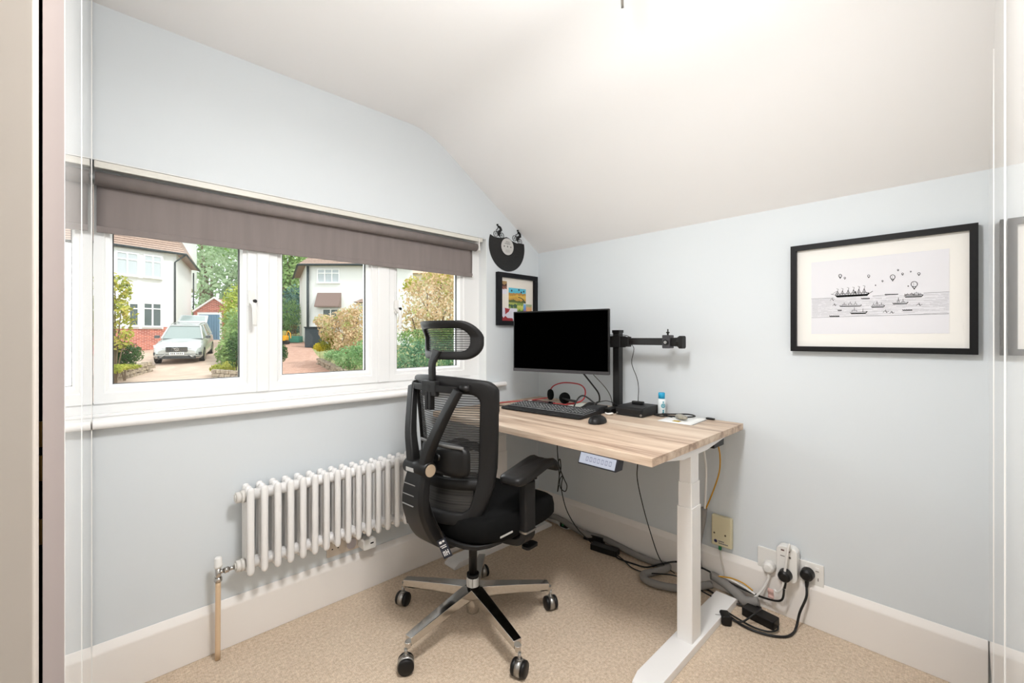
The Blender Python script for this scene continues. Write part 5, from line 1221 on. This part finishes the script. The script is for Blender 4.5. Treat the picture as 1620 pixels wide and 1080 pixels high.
foliage('far_tree', 'dark tall tree behind the pale tree at the top of the left pane', 'tree', [(A_(318, 385, 58), (4, 4, 3)), (A_(372, 392, 58), (3.4, 4, 3)), (A_(345, 360, 60), (6, 4, 3))], 2600, .34, leaf_mat('bright_green_leaves', ['#4e7a38', '#86ad58', '#b9cf7c'], .8), .3)
foliage('conifer', 'golden topped conifer at the right edge of the left pane', 'tree', [(A_(377, 482, 27), (.85, .9, 1.3)), (A_(376, 500, 26.5), (.95, 1, 1.4))], 2200, .10, leaf_mat('golden_conifer_leaves', ['#7d9640', '#a9b850', '#d6d372'], 3), .1)
foliage('hedge_bush', 'large loose green bush right of the silver car', 'bush', [(A_(372, 528, 21.5), (.62, .8, 1.2)), (A_(363, 560, 20), (.55, .7, .7)), (A_(384, 545, 20.5), (.8, .8, 1.5))], 3400, .085, L_mid, .05)
foliage('clipped_shrub', 'rounded clipped green shrub at the lower right of the left pane', 'bush', [(A_(374, 552, 16.5), (.32, .4, .66))], 1800, .045, L_dark, .03)
foliage('yellow_shrub', 'small yellow-green plants above the low stone wall beside the car', 'plant', [(A_(345, 583, 17.2), (.28, .3, .16)), (A_(362, 580, 17.0), (.3, .3, .22))], 900, .05, L_lime, .01)
foliage('magnolia_tree', 'yellow-green leaved small tree at the left edge of the left pane', 'tree', [(A_(182, 455, 15.5), (.45, .4, .55)), (A_(176, 500, 15.5), (.7, .4, .9)), (A_(192, 490, 15.4), (.22, .3, .35)), (A_(200, 530, 15.4), (.22, .3, .20)), (A_(180, 545, 15.4), (.5, .3, .30)), (A_(198, 460, 15.5), (.16, .3, .3)), (A_(150, 490, 15.5), (.6, .4, 1.2))], 1500, .085, L_mag, .03)
foliage('round_bush', 'dark glossy round bush beneath the magnolia by the brick wall', 'bush', [(A_(198, 560, 16.2), (.52, .45, .42)), (A_(180, 564, 16.0), (.3, .4, .36))], 2300, .05, L_dark, .03)
foliage('low_plants', 'low yellow-green ground plants on the left stone wall', 'plant', [(A_(182, 583, 15.2), (.28, .3, .16)), (A_(200, 580, 15.6), (.4, .25, .10))], 900, .045, L_lime, .01)
foliage('tall_tree', 'tall dense green tree at the left of the middle pane', 'tree', [(A_(455, 430, 42), (2.2, 2.5, 3.2)), (A_(462, 400, 44), (2.8, 3, 3)), (A_(448, 470, 40), (1.9, 2.5, 3)), (A_(440, 410, 43), (3, 3, 3.4)), (A_(474, 455, 41), (1.0, 2, 3.4))], 4600, .22, L_mid, .3)
foliage('blue_green_tree', 'blue-green conifer low beside the second house', 'tree', [(A_(466, 495, 36), (1.3, 1, 2.3))], 1800, .14, leaf_mat('blue_green_leaves', ['#3f5f58', '#5f8078', '#7fa090'], 1.6), .1)
foliage('laurel_bush', 'rounded pale green bush at the left edge of the middle pane', 'bush', [(A_(454, 498, 32), (1.1, .8, 1.2)), (A_(447, 512, 31), (.6, .6, .8))], 2000, .08, leaf_mat('laurel_leaves', ['#5c7f4c', '#84a86c', '#aac48c'], 2), .05)
foliage('corner_hedge', 'small dark shrub at the left edge of the brick driveway', 'bush', [(A_(444, 558, 15.5), (.22, .3, .32))], 900, .04, L_dark, .02)
foliage('autumn_shrub', 'pinkish brown autumn shrub in front of the second house', 'bush', [(A_(536, 520, 19), (.85, .6, .7)), (A_(568, 512, 18.5), (.8, .5, .85)), (A_(512, 508, 19.5), (.45, .4, .30)), (A_(580, 545, 18), (.9, .5, .8)), (A_(550, 503, 19), (.6, .3, .45)), (A_(552, 545, 18), (.7, .5, .6))], 6500, .065, L_autumn, .03)
foliage('yellow_bush', 'small bright yellow-green bush at the side of the brick driveway', 'bush', [(A_(506, 549, 20.5), (.28, .3, .20))], 700, .045, leaf_mat('bright_yellow_leaves', ['#a89a2c', '#d0c040', '#e4d868'], 3), .01)
foliage('olive_shrub', 'olive green shrub between yellow bush and autumn shrub', 'bush', [(A_(521, 538, 20), (.42, .4, .55)), (A_(531, 548, 19), (.3, .3, .4))], 1500, .055, leaf_mat('olive_leaves', ['#5e6b2a', '#8a8f38', '#b0a848'], 2.5), .02)
foliage('front_shrub', 'spreading fresh green shrub at the bottom of the middle pane', 'bush', [(A_(552, 566, 16), (.55, .4, .42)), (A_(575, 560, 15.6), (.5, .4, .5)), (A_(528, 562, 17), (.4, .35, .22))], 2600, .05, leaf_mat('fresh_leaves', ['#5f8455', '#8cb078', '#bcd0a0'], 2.2), .02)
foliage('maple_tree', 'tall pinkish-green autumn tree filling the right pane', 'tree', [(A_(676, 475, 16.5), (1.1, .8, 1.0)), (A_(700, 450, 17), (1.0, .8, .8)), (A_(652, 510, 16), (.65, .6, .55)), (A_(705, 500, 16), (.9, .7, .7)), (A_(730, 460, 17), (.9, .7, 1.1)), (A_(660, 460, 17.5), (.35, .4, .35))], 4600, .065, L_autumn, .05)
foliage('yellow_maple', 'yellow-green tree crown over the autumn tree in the right pane', 'tree', [(A_(712, 440, 19), (.9, .7, .6)), (A_(652, 450, 19.5), (.35, .5, .35)), (A_(690, 440, 20), (.7, .6, .3))], 1700, .08, leaf_mat('yellow_maple_leaves', ['#8a9a3a', '#b8b84c', '#dcc858'], 2.4), .04)
foliage('front_hedge', 'dark green hedge below the autumn tree in the right pane', 'hedge', [(A_(655, 560, 13.5), (.75, .5, .5)), (A_(690, 562, 13.2), (.9, .5, .55)), (A_(730, 560, 13), (.8, .5, .6)), (A_(640, 580, 13), (.5, .4, .4))], 4200, .045, leaf_mat('hedge_leaves', ['#2f4d38', '#4c7554', '#7ba07a', '#a8b890'], 3), .02)
foliage('upper_hedge', 'lighter green hedge step behind the dark hedge', 'hedge', [(A_(670, 533, 15.5), (1.1, .4, .28)), (A_(720, 530, 15.5), (1.1, .4, .3))], 2200, .05, L_mid, .02)

# low stone walls
def stone_wall(label, u0, v0, u1, v1, h, nst):
    p0, p1 = gnd(u0, v0), gnd(u1, v1); t = thing('stone_wall', label, 'wall', (p0+p1)/2); d = (p1-p0); L = d.length; d.normalize(); b = MB(); nn = Vector((d.y, -d.x, 0))
    rows = 3
    for r in range(rows):
        s = -L/2
        while s < L/2:
            l = random.uniform(.18, .42); c = d*(s+l/2); hh = h/rows; Mx = Matrix.Translation(c+Vector((0, 0, -.05+hh*(r+.5))))@Matrix.Rotation(math.atan2(d.y, d.x)+random.uniform(-.06, .06), 4, 'Z')
            b.rbox(-l/2+.01, l/2-.01, -.12+random.uniform(-.03, .03), .12, -hh/2+.008, hh/2-.006, r=.03, M=Mx); s += l
    return b.build('stones', mat('garden_stone', '#b8aa94', .95, noise=(9, 1), col2='#8f8274'), t, bevel=.01) and t
stone_wall('low rough stone wall at the lower left of the left pane', 150, 612, 234, 588, .48, 10)
stone_wall('low rough stone wall at the lower right of the left pane', 338, 599, 400, 604, .42, 6)
stone_wall('low rough stone edging right of the brick driveway', 505, 575, 548, 598, .32, 6)

# bins and yard things by the second house
bn = thing('wheelie_bins', 'dark slatted bin store against the corner of the second house', 'bin store', flatv(gnd(497, 549))+Vector((0, 0, gz(gnd(497, 549).x, gnd(497, 549).y))), YAW-PI/2)
MB().box(-.42, .50, -.3, .35, 0, 1.15).build('store_body', mat('slate_grey_boards', '#3a4248', .7), bn); MB().box(-.46, .54, -.34, .38, 1.15, 1.22).build('lid', mat('dark_lid', '#252a2e', .6), bn)
pd = gnd(450, 544.5); dg = thing('toy_digger', 'small yellow digger parked at the top of the brick driveway', 'digger', (pd.x, pd.y, gz(pd.x, pd.y)), YAW-PI/2)
dg.scale = (.6, .6, .75)
MY = mat('digger_yellow', '#e3a51e', .5); MB().rbox(-.32, .30, -.35, .35, .30, .75, r=.12, axis='y').build('digger_body', MY, dg, bevel=.03)
b = MB(); b.cyl((-.3, -.3, .17), (-.3, .3, .17), .17); b.cyl((.28, -.3, .17), (.28, .3, .17), .17); b.box(-.3, .28, -.3, .3, .0, .34); b.build('tracks', mat('track_rubber', '#2a2a28', .8), dg)
b = MB(); b.rbox(-.25, .1, -.25, .25, .75, 1.15, r=.06, axis='y'); b.build('cab', mat('cab_glass', '#a8a060', .3), dg); MB().tube([(.2, 0, .6), (.35, 0, 1.1), (.62, 0, .9), (.66, 0, .5)], .05, n=6).build('boom', MY, dg)
pq_ = gnd(464, 541.5); MB_ = thing('garden_box', 'green plastic box beside the digger', 'box', (pq_.x, pq_.y, gz(pq_.x, pq_.y)), YAW-PI/2)
MB().rbox(-.5, .5, -.3, .3, 0, .42, r=.05).build('box_body', mat('teal_green_plastic', '#4f9a86', .5), MB_, bevel=.02)
pf = flatv(at(446, 0, 32)); b = MB(); fn = thing('garden_fence', 'low brown picket fence across the end of the brick driveway', 'fence', (pf.x, pf.y, gz(pf.x, pf.y)), YAW-PI/2)
b.box(-.4, 1.12, -.02, .02, .25, .32); b.box(-.4, 1.12, -.02, .02, .75, .82)
for k in range(11): b.box(-.4+k*.14, -.34+k*.14, -.04, -.02, 0, .95)
b.build('pickets', mat('weathered_wood', '#8a7458', .8), fn)
# hedge row right behind, closes the view between houses
# ---- car
f0, f1 = gnd(249, 577), gnd(311, 575.5)
carf = (f0+f1)/2; ax = Vector((.27, .963, 0)).normalized()
car = thing('silver_car', 'silver estate car on the drive with its tailgate raised', 'car', (carf.x, carf.y, gz(carf.x, carf.y)+.0), math.atan2(-ax.x, ax.y)+PI)
# local: -Y... front faces +Y after rotation by PI (towards the viewer); X across
slope = -.1*(ax.x*FW.x+ax.y*FW.y)
car.rotation_euler = (0, 0, math.atan2(-ax.x, ax.y)+PI); car.rotation_mode = 'XYZ'; car.scale = (1, 1, 1.1); car.location.z -= .04
car.rotation_euler.x = math.atan(slope)*1.0
M_car = mat('silver_car_paint', '#c4c7c6', .25, metal=.35, spec=.6, coat=.5)
M_cglass = mat('car_glass', '#8d9895', .08, spec=.8); M_tyre = mat('tyre', '#1c1c1c', .8)
# body: cross-sections along length (y from 0 front to -4.7 back); each half-width/heights
secs = [  # y, half width, z low, z shoulder, z deck(centre), cabin half width, cabin z
 (0.02, .70, .38, .58, .66), (-.06, .84, .30, .66, .76), (-.25, .90, .26, .74, .86), (-.7, .93, .24, .82, .93), (-1.25, .94, .24, .88, .99), (-1.55, .94, .24, .90, 1.02), (-3.9, .94, .26, .94, 1.04), (-4.45, .90, .32, .95, 1.03), (-4.68, .84, .42, .90, .98)]
b = MB(); vr = []
for (y, hw, zl, zs, zd) in secs:
    zl += 0; P = [(-hw*.92, zl), (-hw, zl+.10), (-hw, zs*.75), (-hw*.96, zs), (-hw*.80, zd-.03), (-hw*.35, zd), (hw*.35, zd), (hw*.80, zd-.03), (hw*.96, zs), (hw, zs*.75), (hw, zl+.10), (hw*.92, zl)]
    vr.append([b.bm.verts.new((x, y, z)) for x, z in P])
for i in range(len(vr)-1):
    for k in range(len(vr[0])): f = b.bm.faces.new((vr[i][k], vr[i][(k+1) % 12], vr[i+1][(k+1) % 12], vr[i+1][k])); f.smooth = True
b.bm.faces.new(vr[0]); b.bm.faces.new(vr[-1][::-1]); b.build('car_body', M_car, car)
# cabin: roof and pillars with glass between
def cabin(y0, y1, y2, y3, wb, wt, zb, zt):
    return [(-wb, y0, zb), (wb, y0, zb), (wb, y3, zb), (-wb, y3, zb), (-wt, y1, zt), (wt, y1, zt), (wt, y2, zt), (-wt, y2, zt)]
b = MB(); V = cabin(-1.35, -2.15, -4.2, -4.45, .80, .60, 1.0, 1.50); b._add(V, [(0, 1, 5, 4), (1, 2, 6, 5), (2, 3, 7, 6), (3, 0, 4, 7), (4, 5, 6, 7)]); b.build('windows', M_cglass, car)
b = MB(); b.box(-.62, .62, -4.3, -2.1, 1.49, 1.535)
for s_ in (-1, 1):
    for (ya, yb) in ((-1.33, -2.13), ): b.tube([(s_*.80, ya, 1.0), (s_*.62, yb, 1.50)], .045, n=6, smooth_path=0)
    b.tube([(s_*.81, -2.75, 1.0), (s_*.63, -2.8, 1.50)], .04, n=6, smooth_path=0); b.tube([(s_*.80, -4.4, 1.0), (s_*.61, -4.2, 1.50)], .06, n=6, smooth_path=0)
b.build('roof', M_car, car, bevel=.02)
b = MB()
for s_ in (-1, 1): b.tube([(s_*.56, -2.2, 1.55), (s_*.57, -2.4, 1.58), (s_*.57, -3.9, 1.58), (s_*.56, -4.1, 1.55)], .018, n=6)
b.build('roof_rails', M_steel, car)
b = MB(); b.prism([(-.66, -4.15, 1.53), (.66, -4.15, 1.53), (.62, -5.05, 1.82), (-.62, -5.05, 1.82)], [(-.66, -4.15, 1.58), (.66, -4.15, 1.58), (.62, -5.05, 1.88), (-.62, -5.05, 1.88)]); tgt = b.build('tailgate', M_car, car, bevel=.02)
b = MB(); b.prism([(-.55, -4.3, 1.60), (.55, -4.3, 1.60), (.50, -4.9, 1.80), (-.50, -4.9, 1.80)], [(-.55, -4.3, 1.64), (.55, -4.3, 1.64), (.50, -4.9, 1.85), (-.50, -4.9, 1.85)]); b.build('tailgate_glass', M_cglass, tgt)
b = MB(); b.rbox(-.40, .40, -.02, .045, .56, .76, r=.03, axis='y'); gr = b.build('grille', mat('dark_grille', '#3b3e40', .4), car)
b = MB()
for k in range(13): x = -.36+k*.06; b.box(x-.004, x+.004, .045, .052, .58, .74)
b.tube([(-.16, .058, .585), (.16, .058, .74)], .012, n=6, smooth_path=0); b.tube([(.075*math.cos(2*PI*k/16), .06, .665+.06*math.sin(2*PI*k/16)) for k in range(16)], .012, n=6, smooth_path=0, closed=True); b.build('grille_badge', M_chrome, gr)
b = MB(); b.box(-.70, .70, -.10, .035, .27, .40); b.build('lower_grille', mat('dark_grille', ''), car, bevel=.02)
for s_ in (-1, 1):
    b = MB(); b.prism([(s_*.45, .03, .70), (s_*.86, -.16, .72), (s_*.88, -.22, .82), (s_*.46, -.02, .79)], [(s_*.45, -.1, .70), (s_*.84, -.30, .72), (s_*.86, -.34, .82), (s_*.46, -.14, .79)]); b.build('headlight', mat('headlight_glass', '#dfe3e4', .1, spec=.8), car)
    b = MB(); b.box(s_*.80-.12, s_*.80+.06, -.16, -.04, .42, .54); b.build('fog_vent', mat('dark_grille', ''), car)
    b = MB(); b.tube([(s_*.42, .05, .46), (s_*.55, .045, .36), (s_*.85, -.06, .34)], .022, n=6, smooth_path=0); b.build('chrome_blade', M_steel, car)
    b = MB(); b.rbox(s_*1.0-.10, s_*1.0+.10, -1.62, -1.50, 1.0, 1.12, r=.04, axis='y'); b.build('wing_mirror', mat('mirror_shell', '#5b5e60', .4), car)
    for yw_ in (-.88, -3.75):
        b = MB(); b.lathe([(.10, s_*.74), (.33, s_*.74), (.345, s_*.78), (.345, s_*.90), (.33, s_*.945), (.24, s_*.945)], M=Matrix.Translation((0, yw_, .335)) @ Matrix.Rotation(PI/2, 4, 'Y'), n=28); wl_ = b.build('wheel', M_tyre, car)
        b = MB(); b.lathe([(.02, s_*.95), (.23, s_*.95), (.24, s_*.93), (.02, s_*.92)], M=Matrix.Translation((0, yw_, .335)) @ Matrix.Rotation(PI/2, 4, 'Y'), n=20); b.build('rim', M_steel, wl_)
b = MB(); b.box(-.27, .27, .052, .062, .44, .55); npl = b.build('number_plate', M_paper, car)
b = MB()
for k in range(7):
    x = -.22+k*.062+(.03 if k > 3 else 0); b.box(x, x+.036, .0625, .065, .46, .53)
b.build('plate_characters', mat('plate_grey', '#5c5c60', .6), npl)
b = MB(); b.prism([(.94, -2.75, .35), (1.02, -2.75, .35), (1.02, -2.75, .98), (.94, -2.75, .98)], [(1.45, -2.0, .35), (1.50, -2.05, .35), (1.50, -2.05, .98), (1.45, -2.0, .98)]); 
b.bm.free()
